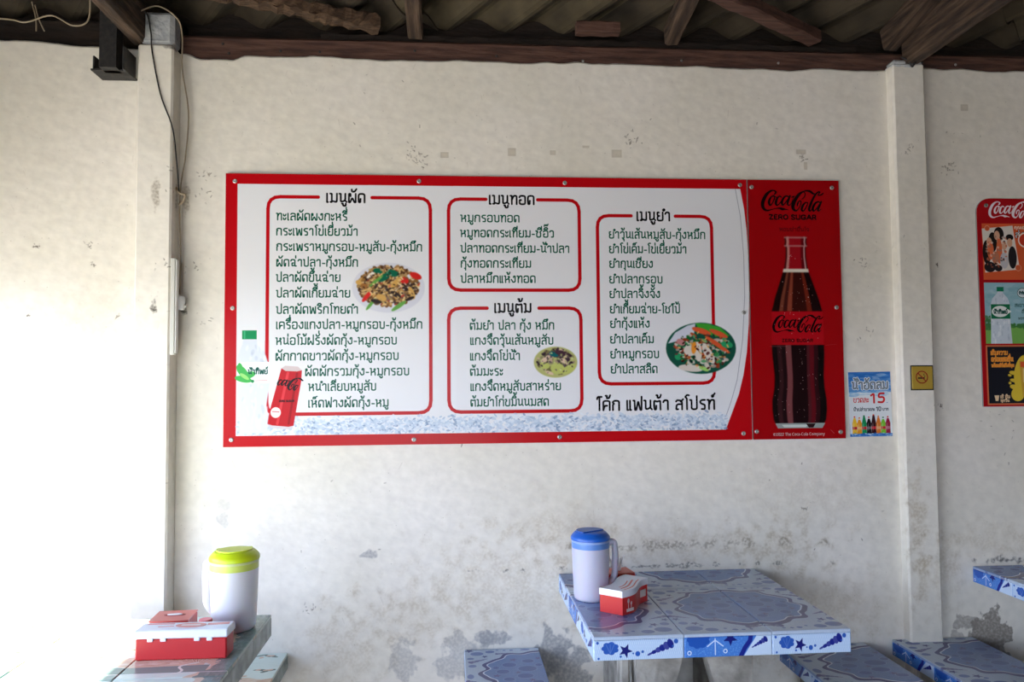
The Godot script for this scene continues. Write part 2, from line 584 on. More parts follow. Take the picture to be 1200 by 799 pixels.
# the flowing script of the drink's name: strokes of (x, y, half width), 940 x 310 units
func script_name(p: Pad, x: float, y: float, width: float, c: Color, slim := 1.0, first := 0, last := 11, tilt := 0.0) -> void:
	var k := width / 940.0
	var at := Vector2(x - 150.0 * k, y - 80.0 * k)
	var strokes := [
		[[345, 142, 9], [368, 112, 11], [335, 90, 8], [285, 98, 12], [222, 150, 20], [172, 240, 23], [160, 310, 22], [180, 362, 18], [228, 386, 11], [290, 372, 6], [360, 354, 5], [420, 350, 11], [458, 362, 17], [500, 364, 9], [552, 376, 3]],
		[[336, 166, 7], [296, 184, 10], [262, 240, 16], [262, 292, 15], [284, 304, 9], [318, 262, 7], [344, 200, 8], [334, 166, 7], [380, 196, 5]],
		[[446, 186, 9], [420, 172, 9], [384, 206, 14], [362, 262, 17], [368, 300, 12], [396, 300, 7], [440, 254, 5]],
		[[574, 192, 8], [536, 170, 9], [494, 184, 12], [460, 240, 16], [454, 286, 14], [472, 302, 9], [512, 262, 7], [560, 196, 7]],
		[[580, 166, 12], [556, 226, 15], [540, 284, 13], [558, 304, 8], [596, 276, 4], [640, 170, 3]],
		[[608, 186, 7], [642, 172, 9]],
		[[764, 212, 5], [790, 190, 6], [812, 152, 7], [806, 118, 6], [776, 106, 10], [716, 146, 18], [660, 220, 22], [624, 300, 24], [626, 356, 19], [664, 386, 11], [706, 356, 6], [742, 290, 7], [744, 246, 8], [716, 246, 8], [694, 280, 10], [690, 312, 8]],
		[[776, 104, 6], [830, 88, 9], [888, 98, 15], [936, 130, 12], [960, 130, 4]],
		[[842, 262, 7], [806, 268, 9], [766, 322, 16], [754, 370, 15], [778, 386, 9], [816, 342, 7], [848, 276, 7], [840, 260, 6]],
		[[1086, 122, 8], [1060, 146, 8], [1010, 150, 7], [1040, 106, 8], [1002, 110, 9], [948, 176, 13], [896, 280, 16], [866, 362, 15], [882, 386, 9], [920, 352, 4]],
		[[1048, 270, 8], [1012, 250, 9], [970, 266, 12], [930, 324, 16], [924, 370, 14], [944, 384, 9], [990, 340, 7], [1040, 268, 7]],
		[[1056, 248, 12], [1022, 316, 15], [1002, 366, 13], [1014, 386, 8], [1052, 356, 4]],
	]
	for i in range(first, last + 1):
		var thin := []
		for q in strokes[i]:
			var v := Vector2(q[0] - 150.0, q[1] - 80.0).rotated(tilt) + Vector2(150, 80)
			thin.append([v.x, v.y, q[2] * slim])
		p.brush(thin, k, at, c)


# a heap of food: rotated slips of colour kept inside an oval
func food(p: Pad, cx: float, cy: float, rx: float, ry: float, kinds: Array, r: RandomNumberGenerator, spread := 0.9) -> void:
	for kind in kinds:           # [colour, how many, length, width]
		for i in kind[1]:
			var t := r.randf() * TAU
			var k := sqrt(r.randf()) * spread
			var at := Vector2(cos(t) * rx * k, sin(t) * ry * k)
			var size: float = kind[2] * r.randf_range(0.6, 1.3)
			var edge := 1.0 - Vector2(at.x / rx, at.y / ry).length()
			size = minf(size, maxf(edge * minf(rx, ry) * 1.1, 2.0))
			var c: Color = kind[0]
			c = c.lightened(r.randf() * 0.22) if r.randf() < 0.5 else c.darkened(r.randf() * 0.3)
			p.oval(cx + at.x, cy + at.y, size, size * kind[3], c, r.randf_range(-1.2, 1.2))


# ---------------------------------------------------------------- materials

func plain(c: Color, rough := 0.8, metal := 0.0) -> StandardMaterial3D:
	var m := StandardMaterial3D.new()
	m.albedo_color = c
	m.roughness = rough
	m.metallic = metal
	return m


func printed(t: Texture2D, rough := 0.4) -> StandardMaterial3D:
	var m := StandardMaterial3D.new()
	m.albedo_texture = t
	m.roughness = rough
	m.metallic_specular = 0.3
	return m


# seamless mottling between the colours of a ramp
func mottle(stops: Array, freq: float, noise_seed: int, size := 256, octaves := 5, stretch := 1) -> Image:
	var n := FastNoiseLite.new()
	n.seed = noise_seed
	n.noise_type = FastNoiseLite.TYPE_SIMPLEX_SMOOTH
	n.frequency = freq
	n.fractal_octaves = octaves
	var grey := n.get_seamless_image(size, size)
	grey.convert(Image.FORMAT_L8)
	if stretch > 1:
		grey.resize(size, size / stretch)
		grey.resize(size, size, Image.INTERPOLATE_BILINEAR)
		var tall := grey.duplicate()
		tall.resize(size * 2, size)
		grey = tall
	var src := grey.get_data()
	var out := PackedByteArray()
	out.resize(src.size() * 3)
	var table := []
	for v in 256:
		var t := v / 255.0 * (stops.size() - 1)
		var k := mini(int(t), stops.size() - 2)
		table.append((stops[k] as Color).lerp(stops[k + 1], t - k))
	for i in src.size():
		var c: Color = table[src[i]]
		out[i * 3] = c.r8
		out[i * 3 + 1] = c.g8
		out[i * 3 + 2] = c.b8
	return Image.create_from_data(grey.get_width(), grey.get_height(), false, Image.FORMAT_RGB8, out)


func bumps(freq: float, strength: float, noise_seed: int, size := 512) -> ImageTexture:
	var n := FastNoiseLite.new()
	n.seed = noise_seed
	n.frequency = freq
	n.fractal_octaves = 4
	var im := n.get_seamless_image(size, size)
	im.convert(Image.FORMAT_RGBA8)
	im.bump_map_to_normal_map(strength)
	return ImageTexture.create_from_image(im)


func mottled(stops: Array, freq: float, noise_seed: int, scale: Vector3, rough := 0.85, bump := 0.0) -> StandardMaterial3D:
	var m := StandardMaterial3D.new()
	m.albedo_texture = ImageTexture.create_from_image(mottle(stops, freq, noise_seed))
	m.uv1_triplanar = true
	m.uv1_world_triplanar = true
	m.uv1_scale = scale
	m.roughness = rough
	if bump > 0.0:
		m.normal_enabled = true
		m.normal_texture = bumps(freq * 2.0, bump, noise_seed + 1, 256)
	return m


func C(r: int, g: int, b: int) -> Color:
	return Color8(r, g, b)


func make_materials() -> void:
	M.wall = printed(paint_wall(), 0.92)
	M.wall.uv1_scale = Vector3(1.0 / 4.0, 1.0 / 2.625, 1)
	M.wall.uv1_offset = Vector3(1.05 / 4.0, 1.0, 0)
	M.wall.normal_enabled = true
	M.wall.normal_texture = bumps(0.03, 0.7, 77, 1024)
	M.concrete = mottled([C(104, 100, 94), C(150, 146, 139), C(182, 178, 171)], 0.02, 3, Vector3.ONE * 1.6, 0.9, 2.0)
	M.bare = mottled([C(118, 122, 126), C(168, 170, 172), C(190, 190, 188)], 0.03, 9, Vector3.ONE * 2.5, 0.9, 2.0)
	M.floor = mottled([C(96, 92, 86), C(124, 120, 114)], 0.02, 4, Vector3.ONE * 0.8, 0.7)
	M.ground = mottled([C(142, 136, 124), C(170, 164, 152)], 0.02, 5, Vector3.ONE * 0.4, 0.95)
	M.unseen_wall = mottled([C(112, 98, 82), C(138, 122, 104)], 0.01, 6, Vector3.ONE * 0.5, 0.95)  # dark, so the out-of-view walls bounce little light
	M.beam = mottled([C(46, 27, 21), C(80, 52, 42), C(98, 70, 58)], 0.02, 11, Vector3(0.9, 9, 9), 0.8, 2.0)
	M.old_wood = mottled([C(26, 17, 12), C(62, 46, 34), C(98, 78, 62)], 0.02, 12, Vector3(7, 7, 0.8), 0.9, 3.0)
	M.dark_wood = mottled([C(22, 15, 11), C(48, 36, 28)], 0.02, 13, Vector3(0.9, 7, 7), 0.95, 2.0)
	M.pole = mottled([C(34, 22, 14), C(74, 54, 38), C(112, 88, 66)], 0.03, 14, Vector3(2, 9, 9), 0.95, 4.0)
	M.sheet = mottled([C(26, 21, 14), C(56, 47, 34), C(76, 66, 50)], 0.015, 15, Vector3.ONE * 1.6, 0.95, 1.5)
	M.sheet_pale = mottled([C(40, 34, 23), C(74, 64, 46), C(98, 88, 68)], 0.015, 16, Vector3.ONE * 1.6, 0.95, 1.5)
	M.steel = mottled([C(16, 16, 18), C(34, 32, 32), C(52, 44, 38)], 0.03, 17, Vector3.ONE * 6.0, 0.6)
	M.screw = plain(C(190, 188, 184), 0.35, 0.8)
	M.wire_pale = plain(C(150, 134, 112), 0.6)
	M.wire_dark = plain(C(30, 28, 28), 0.6)
	M.white_plastic = plain(C(232, 232, 230), 0.4)
	M.casing = plain(C(196, 194, 186), 0.5)
	M.backing = plain(C(150, 150, 152), 0.5, 0.4)


# ---------------------------------------------------------------- the plastered wall

func blot(p: Pad, n: FastNoiseLite, x: float, y: float, rx: float, ry: float, c: Color, strength: float, ragged := 0.5, soft := 0.12, grain := 0.5) -> void:
	var cx := (x + 1.05) * 512.0
	var cy := (2.625 - y) * 512.0
	var wx := rx * 512.0
	var wy := ry * 512.0
	var reach := 1.0 + ragged
	for j in range(maxi(0, int(cy - wy * reach)), mini(p.h - 1, int(cy + wy * reach))):
		for i in range(maxi(0, int(cx - wx * reach)), mini(p.w - 1, int(cx + wx * reach))):
			var d := Vector2((i - cx) / wx, (j - cy) / wy).length() + n.get_noise_2d(i, j) * ragged * 1.6
			if d > 1.0:
				continue
			var a := clampf((1.0 - d) / soft, 0.0, 1.0) * strength
			a *= clampf(1.0 - grain + grain * (0.5 + 1.6 * n.get_noise_2d(i * 5.0 + 300.0, j * 5.0)), 0.0, 1.0)
			p.dot(i, j, c, a)


func paint_wall() -> ImageTexture:
	var p := Pad.new(2048, 1344, C(228, 222, 211))
	var n := FastNoiseLite.new()
	n.seed = 5
	n.frequency = 0.012
	n.fractal_octaves = 5
	var coarse := n.get_image(512, 336)
	n.seed = 6
	n.frequency = 0.09
	var fine := n.get_image(1024, 672)
	coarse.convert(Image.FORMAT_L8)
	fine.convert(Image.FORMAT_L8)
	coarse.resize(2048, 1344, Image.INTERPOLATE_BILINEAR)
	fine.resize(2048, 1344, Image.INTERPOLATE_BILINEAR)
	var a := coarse.get_data()
	var b := fine.get_data()
	for i in a.size():
		var v := 1.0 + (a[i] - 128) * 0.00018 + (b[i] - 128) * 0.00022
		var k := i * 3
		p.d[k] = clampi(int(228 * v), 0, 255)
		p.d[k + 1] = clampi(int(222 * v), 0, 255)
		p.d[k + 2] = clampi(int((211 + (a[i] - 128) * 0.02) * v), 0, 255)
	n.seed = 8
	n.frequency = 0.03
	n.fractal_octaves = 5
	# grime: brown, mottled, where hands and chair backs reach
	var dirt := C(168, 152, 126)
	for q in [[1.52, 0.83, 0.40, 0.07, 0.45], [0.95, 0.72, 0.35, 0.16, 0.42], [1.86, 0.80, 0.16, 0.10, 0.5], [0.40, 0.52, 0.16, 0.16, 0.4], [1.10, 0.90, 0.22, 0.10, 0.3], [2.02, 0.60, 0.22, 0.12, 0.4], [2.62, 0.82, 0.2, 0.06, 0.4], [2.46, 0.72, 0.05, 0.10, 0.5], [0.62, 0.62, 0.2, 0.1, 0.28], [1.30, 0.62, 0.16, 0.1, 0.35], [2.37, 0.90, 0.045, 0.17, 0.75], [2.385, 0.70, 0.03, 0.12, 0.6], [1.7, 0.48, 0.3, 0.1, 0.5], [-0.40, 1.62, 0.16, 0.1, 0.12], [1.95, 1.0, 0.25, 0.14, 0.22]]:
		blot(p, n, q[0], q[1], q[2] * 1.15, q[3] * 1.15, dirt, q[4] * 0.62, 0.7, 0.9, 0.6)
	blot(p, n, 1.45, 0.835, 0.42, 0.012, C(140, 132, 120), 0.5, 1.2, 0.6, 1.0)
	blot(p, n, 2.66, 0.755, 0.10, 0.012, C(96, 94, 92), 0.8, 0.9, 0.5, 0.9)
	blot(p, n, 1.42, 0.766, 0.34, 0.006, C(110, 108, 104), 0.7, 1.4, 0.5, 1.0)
	# paint fallen off: grey render below
	var render := C(150, 150, 152)
	for q in [[0.77, 0.48, 0.085, 0.085, 0.6], [0.875, 0.545, 0.055, 0.025, 0.85], [0.84, 0.55, 0.06, 0.02, 0.7], [0.58, 0.485, 0.045, 0.065, 0.5], [1.075, 0.50, 0.065, 0.075, 0.9], [1.13, 0.43, 0.07, 0.09, 0.9], [0.47, 0.83, 0.032, 0.014, 0.8], [0.0, 0.955, 0.022, 0.028, 0.35], [0.0, 1.00, 0.02, 0.02, 0.25], [1.42, 0.50, 0.05, 0.05, 0.6], [1.44, 0.56, 0.02, 0.03, 0.6]]:
		blot(p, n, q[0], q[1], q[2], q[3], render, q[4] * 0.85, 0.45, 0.2, 0.4)
	for q in [[2.60, 0.50, 0.085, 0.075, 0.95], [2.52, 0.545, 0.05, 0.03, 0.6], [2.62, 0.44, 0.05, 0.04, 0.8], [2.48, 0.50, 0.03, 0.02, 0.5]]:
		blot(p, n, q[0], q[1], q[2], q[3], C(138, 130, 122), q[4], 0.5, 0.1, 0.3)
	blot(p, n, -0.13, 1.66, 0.016, 0.035, C(60, 56, 50), 0.8, 0.7, 0.4, 0.6)
	blot(p, n, -0.13, 2.0, 0.012, 0.06, C(120, 108, 92), 0.5, 0.7, 0.5, 0.6)
	blot(p, n, -0.045, 2.485, 0.07, 0.012, C(120, 114, 108), 0.9, 0.4, 0.2, 0.4)
	blot(p, n, 2.34, 2.50, 0.08, 0.012, C(176, 186, 196), 0.7, 0.5, 0.2, 0.4)
	# scuffs: old tape, plugs and pencil marks
	var r := RandomNumberGenerator.new()
	r.seed = 12
	for q in [[0.631, 2.149, 0.035, 26], [0.61, 2.18, 0.02, 8], [1.365, 2.215, 0.025, 12], [1.385, 2.232, 0.02, 10], [1.97, 2.168, 0.018, 16], [2.524, 2.146, 0.02, 14], [2.5, 2.135, 0.02, 6], [2.382, 2.19, 0.02, 10], [-0.065, 2.079, 0.02, 12], [-0.07, 2.02, 0.03, 8], [-0.436, 1.849, 0.012, 10], [-0.601, 1.843, 0.012, 10], [-0.237, 1.865, 0.014, 12], [-0.619, 1.616, 0.006, 5], [-0.343, 1.615, 0.006, 5], [2.181, 1.80, 0.02, 10], [2.19, 1.55, 0.03, 8], [2.456, 1.793, 0.008, 8], [2.454, 1.295, 0.01, 8], [-0.42, 1.78, 0.012, 8], [-0.09, 1.78, 0.05, 8], [-0.07, 1.6, 0.05, 6], [0.28, 0.66, 0.03, 12], [1.95, 0.95, 0.01, 8], [0.25, 2.05, 0.3, 6], [0.8, 2.3, 0.6, 10], [1.7, 2.3, 0.5, 8], [2.3, 1.85, 0.1, 4], [2.7, 1.2, 0.12, 14], [2.55, 2.3, 0.12, 5], [0.5, 1.0, 0.5, 8], [1.9, 1.0, 0.5, 8]]:
		for i in q[3]:
			var at := Vector2((q[0] + r.randfn() * q[2] * 0.5 + 1.05) * 512.0, (2.625 - q[1] - r.randfn() * q[2] * 0.45) * 512.0)
			var e := Vector2.from_angle(r.randf() * TAU) * r.randf_range(0.5, 5.0)
			p.seg(at, at + e, r.randf_range(0.3, 0.9), 0.4, C(88, 80, 70), r.randf_range(0.25, 0.8))
	for q in [[0.949, 2.174, 7, 7], [1.09, 2.174, 5, 4], [1.312, 2.174, 9, 7], [1.97, 2.19, 9, 4], [2.58, 2.36, 7, 6], [1.205, 2.196, 6, 2], [0.72, 2.16, 7, 5], [1.985, 2.14, 3, 7]]:
		var x: float = (q[0] + 1.05) * 512.0
		var y: float = (2.625 - q[1]) * 512.0
		p.rect(x - q[2], y - q[3], q[2] * 2, q[3] * 2, C(176, 166, 150), 0.55)
		p.rect(x - q[2] * 0.7, y - q[3] * 0.6, q[2] * 1.4, q[3] * 1.2, C(210, 200, 184), 0.6)
	# trowel sweeps and rain-run streaks: fine scratches, slightly darker than the paint
	for i in 260:
		var at := Vector2(r.randf() * 2048, r.randf() * 1344)
		p.seg(at, at + Vector2(r.randf_range(-6, 6), r.randf_range(2, 14)), 0.5, 0.3, C(170, 160, 144), r.randf_range(0.1, 0.4))
	for i in 900:
		p.dot(r.randi_range(0, 2047), r.randi_range(0, 1343), C(110, 100, 86), r.randf_range(0.2, 0.6))
	return p.texture()


func wall_top(x: float, n: FastNoiseLite) -> float:
	var y := 2.488
	if x < -0.2:
		y = 2.52 + clampf((x + 0.72) * -0.03, -0.02, 0.02)
	elif x > 2.42:
		y = 2.502
	if x > -0.13 and x < 0.05:
		y -= 0.014 * clampf(minf(x + 0.13, 0.05 - x) * 30.0, 0, 1)
	return y + n.get_noise_1d(x * 100.0) * 0.011 + n.get_noise_1d(x * 420.0 + 90.0) * 0.004


func build_shell() -> void:
	structure("floor", block(Vector3(5.2, 0.12, 6.5), 0.01), M.floor, Vector3(1.5, -0.06, 3.0))
	structure("ground", block(Vector3(60, 0.2, 60), 0.0), M.ground, Vector3(0, -0.24, 0))
	# the back wall: a core, and on it a coat of plaster with a ragged top
	var back := Node3D.new()
	back.name = "wall_back"
	back.set_meta("kind", "structure")
	add_child(back)
	part("core", block(Vector3(5.1, 2.46, 0.11), 0.0), M.concrete, back, Vector3(1.5, 1.23, -0.065))
	var n := FastNoiseLite.new()
	n.seed = 3
	n.frequency = 0.02
	n.fractal_octaves = 3
	var st := start()
	var step := 0.012
	var x := -1.05
	while x < 4.05:
		var x2 := x + step
		var a := wall_top(x, n)
		var b := wall_top(x2, n)
		quad(st, Vector3(x, 0, 0), Vector3(x2, 0, 0), Vector3(x2, b - 0.006, 0), Vector3(x, a - 0.006, 0), Vector3.BACK)
		quad(st, Vector3(x, a - 0.006, 0), Vector3(x2, b - 0.006, 0), Vector3(x2, b, -0.005), Vector3(x, a, -0.005), Vector3(0, 1, 1))
		quad(st, Vector3(x, a, -0.005), Vector3(x2, b, -0.005), Vector3(x2, b, -0.01), Vector3(x, a, -0.01), Vector3.UP)
		quad(st, Vector3(x, 0, -0.01), Vector3(x2, 0, -0.01), Vector3(x2, b, -0.01), Vector3(x, a, -0.01), Vector3.FORWARD)
		x = x2
	quad(st, Vector3(-1.05, 0, 0), Vector3(-1.05, 2.5, 0), Vector3(-1.05, 2.5, -0.01), Vector3(-1.05, 0, -0.01), Vector3.LEFT)
	part("plaster", st.commit(), M.wall, back)
	# timbers along the wall top, and an added dark board that keeps the sky out of the gap
	var beam := structure("trim_1", timber(Vector3(-0.15, 2.511, -0.06), Vector3(4.0, 2.513, -0.06), 0.098, 0.096, 0.0012, 40, 4), M.beam)
	for q in [[-0.02, 0.02], [-0.0, -0.012], [0.17, 0.0], [0.3, 0.0], [0.62, 0.012], [1.55, 0.0], [1.9, 0.0], [1.2, -0.01], [2.56, 0.01], [0.9, 0.0]]:
		part("nail", lathe([Vector2(0, 0.004), Vector2(0.004, 0.003), Vector2(0.005, 0)], 8), M.screw if q[0] > 1 else M.steel, beam, Vector3(q[0], 2.511 + q[1], -0.0115), Vector3(PI / 2, 0, 0))
	structure("trim_2", timber(Vector3(-1.05, 2.555, -0.075), Vector3(-0.16, 2.555, -0.075), 0.09, 0.11, 0.004, 16, 5), M.dark_wood)
	structure("added_trim_3", timber(Vector3(-1.05, 2.70, -0.105), Vector3(4.0, 2.70, -0.105), 0.03, 0.48, 0.002, 20, 6), M.dark_wood)
	structure("trim_4", timber(Vector3(0.3, 2.572, -0.055), Vector3(2.2, 2.575, -0.055), 0.05, 0.022, 0.004, 40, 7), M.dark_wood)
	# walls out of view beside and behind the camera, placed to shape the light
	structure("unseen_wall_right", block(Vector3(0.12, 4.0, 6.4), 0.0), M.unseen_wall, Vector3(4.06, 2.0, 3.0))
	structure("unseen_wall_left", block(Vector3(0.1, 2.1, 6.1), 0.0), M.unseen_wall, Vector3(-1.1, 1.78 + 1.05, 3.06))
	structure("unseen_wall_left_end", block(Vector3(0.1, 1.78, 2.2), 0.0), M.unseen_wall, Vector3(-1.1, 0.89, 5.0))
	structure("unseen_wall_left_pier", block(Vector3(0.1, 1.78, 0.25), 0.0), M.unseen_wall, Vector3(-1.1, 0.89, 0.125))
	var front := structure("unseen_wall_front", block(Vector3(5.2, 2.2, 0.12), 0.0), M.unseen_wall, Vector3(1.5, 1.95 + 1.1, 6.15))
	part("unseen_pier", block(Vector3(2.9, 1.95, 0.12), 0.0), M.unseen_wall, front, Vector3(1.15, -2.075, 0))


# ---------------------------------------------------------------- roof

func roof_point(u: float, v: float, lift: float) -> Vector3:
	var x := u * cos(ROOF_TURN) + v * sin(ROOF_TURN)
	var z := -u * sin(ROOF_TURN) + v * cos(ROOF_TURN)
	return Vector3(x, ROOF_Y + 0.024 + z * ROOF_RISE + lift, z)


func build_roof() -> void:
	var roof := Node3D.new()
	roof.name = "ceiling"
	roof.set_meta("kind", "structure")
	add_child(roof)
	var pitch := 0.165
	var waves := 6
	var wide := pitch * waves
	var long := 1.35
	for iu in range(-8, 8):
		for iv in range(-4, 8):
			var u0 := iu * wide + 0.05
			var v0 := iv * long + 0.22 + (0.06 if iu % 2 else 0.0)
			var mid := roof_point(u0 + wide / 2, v0 + long / 2, 0)
			if mid.x < -1.75 or mid.x > 4.7 or mid.z < -0.85 or mid.z > 6.9:
				continue
			var st := start()
			var steps := waves * 10 + 4            # one wave laps over the next sheet
			for side in 2:
				var t := 0.0 if side == 0 else 0.007
				for k in steps:
					var q := []
					for e in [[k, 0.0], [k + 1, 0.0], [k + 1, 1.0], [k, 1.0]]:
						var uu: float = e[0] * pitch / 10.0
						var vv: float = v0 + e[1] * (long + 0.14)
						var lift: float = 0.022 * cos(TAU * uu / pitch) + t + (1.0 - e[1]) * 0.012 + 0.006 * uu / wide
						q.append(roof_point(u0 + uu, vv, lift))
					quad(st, q[0], q[1], q[2], q[3], Vector3.DOWN if side == 0 else Vector3.UP)
			for e in [0.0, 1.0]:
				for k in steps:
					var q := []
					for f in [[k, 0.0], [k + 1, 0.0], [k + 1, 0.007], [k, 0.007]]:
						var uu: float = f[0] * pitch / 10.0
						q.append(roof_point(u0 + uu, v0 + e * (long + 0.14), 0.022 * cos(TAU * uu / pitch) + f[1] + (1.0 - e) * 0.012 + 0.006 * uu / wide))
					quad(st, q[0], q[1], q[2], q[3], Vector3(-sin(ROOF_TURN), 0, -cos(ROOF_TURN)) * (1.0 if e == 0.0 else -1.0))
			part("roof_sheet", st.commit(), M.sheet_pale if (iu + iv) % 3 == 0 else M.sheet, roof)
	# rafters out from the wall, a tie beam over each column, purlins under the sheets
	var rise := func(z: float) -> float: return ROOF_RISE * z
	var far := 6.1
	for q in [[0.622, 2.60, 0.052, 0.075, 31], [1.515, 2.60, 0.05, 0.075, 32], [2.31, 2.605, 0.055, 0.08, 33], [3.2, 2.60, 0.05, 0.075, 35]]:
		part("rafter", timber(Vector3(q[0], q[1] + rise.call(-0.01), -0.01), Vector3(q[0] + 0.02, q[1] + rise.call(far), far), q[2], q[3], 0.003, 60, q[4]), M.old_wood, roof)
	part("tie_beam", timber(Vector3(-0.268, 2.565, 0.035), Vector3(-0.30, 2.565, 3.2), 0.05, 0.13, 0.002, 40, 36), M.old_wood, roof)
	part("tie_beam", timber(Vector3(2.365, 2.565, 0.025), Vector3(2.365, 2.565, 3.2), 0.055, 0.13, 0.002, 40, 37), M.old_wood, roof)
	part("purlin", timber(Vector3(2.03, 2.600, 0.0), Vector3(1.30, 2.640, 0.42), 0.055, 0.045, 0.003, 24, 38), M.beam, roof)
	part("purlin", timber(Vector3(0.50, 2.605, 0.0), Vector3(-0.25, 2.655, 0.20), 0.055, 0.04, 0.008, 40, 39), M.pole, roof)
	part("batten", timber(Vector3(1.17, 2.598, 0.03), Vector3(1.32, 2.60, 0.03), 0.04, 0.04, 0.002, 6, 40), M.beam, roof)


# ---------------------------------------------------------------- columns

func build_columns() -> void:
	var st := start()
	add_block(st, Vector3(0.112, 2.49, 0.078), 0.006, Vector3(-0.208, 1.245, 0.031))
	var left := structure("trim_5", st.commit(), M.wall)
	part("bare_head", block(Vector3(0.106, 0.11, 0.074), 0.012), M.bare, left, Vector3(-0.206, 2.545, 0.030))
	st = start()
	add_block(st, Vector3(0.118, 2.50, 0.05), 0.006, Vector3(2.35, 1.25, 0.015))
	var right := structure("trim_6", st.commit(), M.wall)
	part("bare_head", block(Vector3(0.11, 0.02, 0.05), 0.008), M.bare, right, Vector3(2.35, 2.505, 0.014))
	part("tie_wire", tube(curve([Vector3(2.32, 2.52, 0.045), Vector3(2.345, 2.505, 0.05), Vector3(2.36, 2.485, 0.048), Vector3(2.375, 2.51, 0.052), Vector3(2.40, 2.50, 0.046)]), 0.003), M.steel, right)


# ---------------------------------------------------------------- small fixings on the left column

func build_fixings() -> void:
	var b := thing("steel_bracket", "black steel tube stub with angle plates hanging under the roof", "bracket", Vector3(-0.335, 2.39, 0.0))
	part("tube", prism(PackedVector2Array([Vector2(-0.026, 0), Vector2(0.026, 0), Vector2(0.026, 0.2), Vector2(-0.026, 0.2)]), 0.05), M.steel, b, Vector3(0, 0, 0.07))
	part("flange", block(Vector3(0.006, 0.075, 0.09), 0.001), M.steel, b, Vector3(0.048, 0.032, 0.075))
	part("flange", block(Vector3(0.006, 0.045, 0.06), 0.001), M.steel, b, Vector3(-0.06, 0.03, 0.05))
	part("foot_plate", block(Vector3(0.112, 0.006, 0.085), 0.001), M.steel, b, Vector3(-0.008, 0.003, 0.05))
	var w := []
	for q in [[-1.0, 2.56, 0.06], [-0.678, 2.55, 0.09], [-0.6, 2.541, 0.09], [-0.523, 2.565, 0.09], [-0.457, 2.534, 0.09], [-0.41, 2.552, 0.09], [-0.40, 2.63, 0.10]]:
		w.append(Vector3(q[0], q[1], q[2]))
	var loose := thing("loose_cable", "pale loose cable looping along the top left of the wall", "cable")
	part("strand", tube(curve(w), 0.0026), M.wire_pale, loose)
	part("strand", tube(curve([Vector3(-0.575, 2.60, 0.085), Vector3(-0.565, 2.56, 0.085), Vector3(-0.545, 2.515, 0.085)]), 0.002), M.wire_pale, loose)
	part("strand", tube(curve([Vector3(-0.585, 2.61, 0.085), Vector3(-0.572, 2.555, 0.085), Vector3(-0.57, 2.515, 0.085)]), 0.002), M.wire_pale, loose)
	w = []
	for q in [[-0.32, 2.62, 0.15], [-0.24, 2.592, 0.09], [-0.222, 2.53, 0.076], [-0.217, 2.463, 0.074], [-0.189, 2.324, 0.074], [-0.150, 2.213, 0.073], [-0.140, 2.103, 0.06], [-0.138, 2.006, 0.04]]:
		w.append(Vector3(q[0], q[1], q[2]))
	var cord := thing("column_cable", "thin dark and beige cables down the left column to a white connector", "cable")
	part("dark_strand", tube(curve(w), 0.0022), M.wire_dark, cord)
	w = []
	for q in [[-0.25, 2.58, 0.10], [-0.20, 2.612, 0.075], [-0.145, 2.58, 0.06], [-0.135, 2.53, 0.04], [-0.137, 2.427, 0.03], [-0.119, 2.285, 0.02], [-0.126, 2.144, 0.02], [-0.139, 2.045, 0.022], [-0.141, 1.947, 0.024], [-0.136, 1.80, 0.024], [-0.135, 1.682, 0.03]]:
		w.append(Vector3(q[0], q[1], q[2]))
	part("strand", tube(curve(w), 0.0024), M.wire_pale, cord)
	part("twist", tube(curve([Vector3(-0.15, 2.03, 0.03), Vector3(-0.136, 2.01, 0.045), Vector3(-0.120, 2.005, 0.04), Vector3(-0.128, 1.985, 0.035), Vector3(-0.142, 1.975, 0.03)]), 0.004), M.wire_pale, cord)
	part("connector", lathe([Vector2(0, 0), Vector2(0.012, 0.001), Vector2(0.0145, 0.006), Vector2(0.0145, 0.040), Vector2(0.011, 0.046), Vector2(0, 0.047)], 18), M.white_plastic, cord, Vector3(-0.133, 1.630, 0.03))
	part("stub", lathe([Vector2(0, 0), Vector2(0.006, 0), Vector2(0.006, 0.02), Vector2(0, 0.02)], 12), M.casing, cord, Vector3(-0.116, 1.640, 0.03), Vector3(0, 0, 0.9))
	var c := thing("cable_casing", "grey-white plastic casing strip on the side of the left column", "casing", Vector3(-0.1445, 1.485, 0.05))
	part("channel", block(Vector3(0.014, 0.31, 0.026), 0.002), M.casing, c, Vector3(0, 0.155, 0.006))
	part("lid", block(Vector3(0.004, 0.30, 0.02), 0.001), M.white_plastic, c, Vector3(0.009, 0.155, 0.006))


# ---------------------------------------------------------------- printed boards

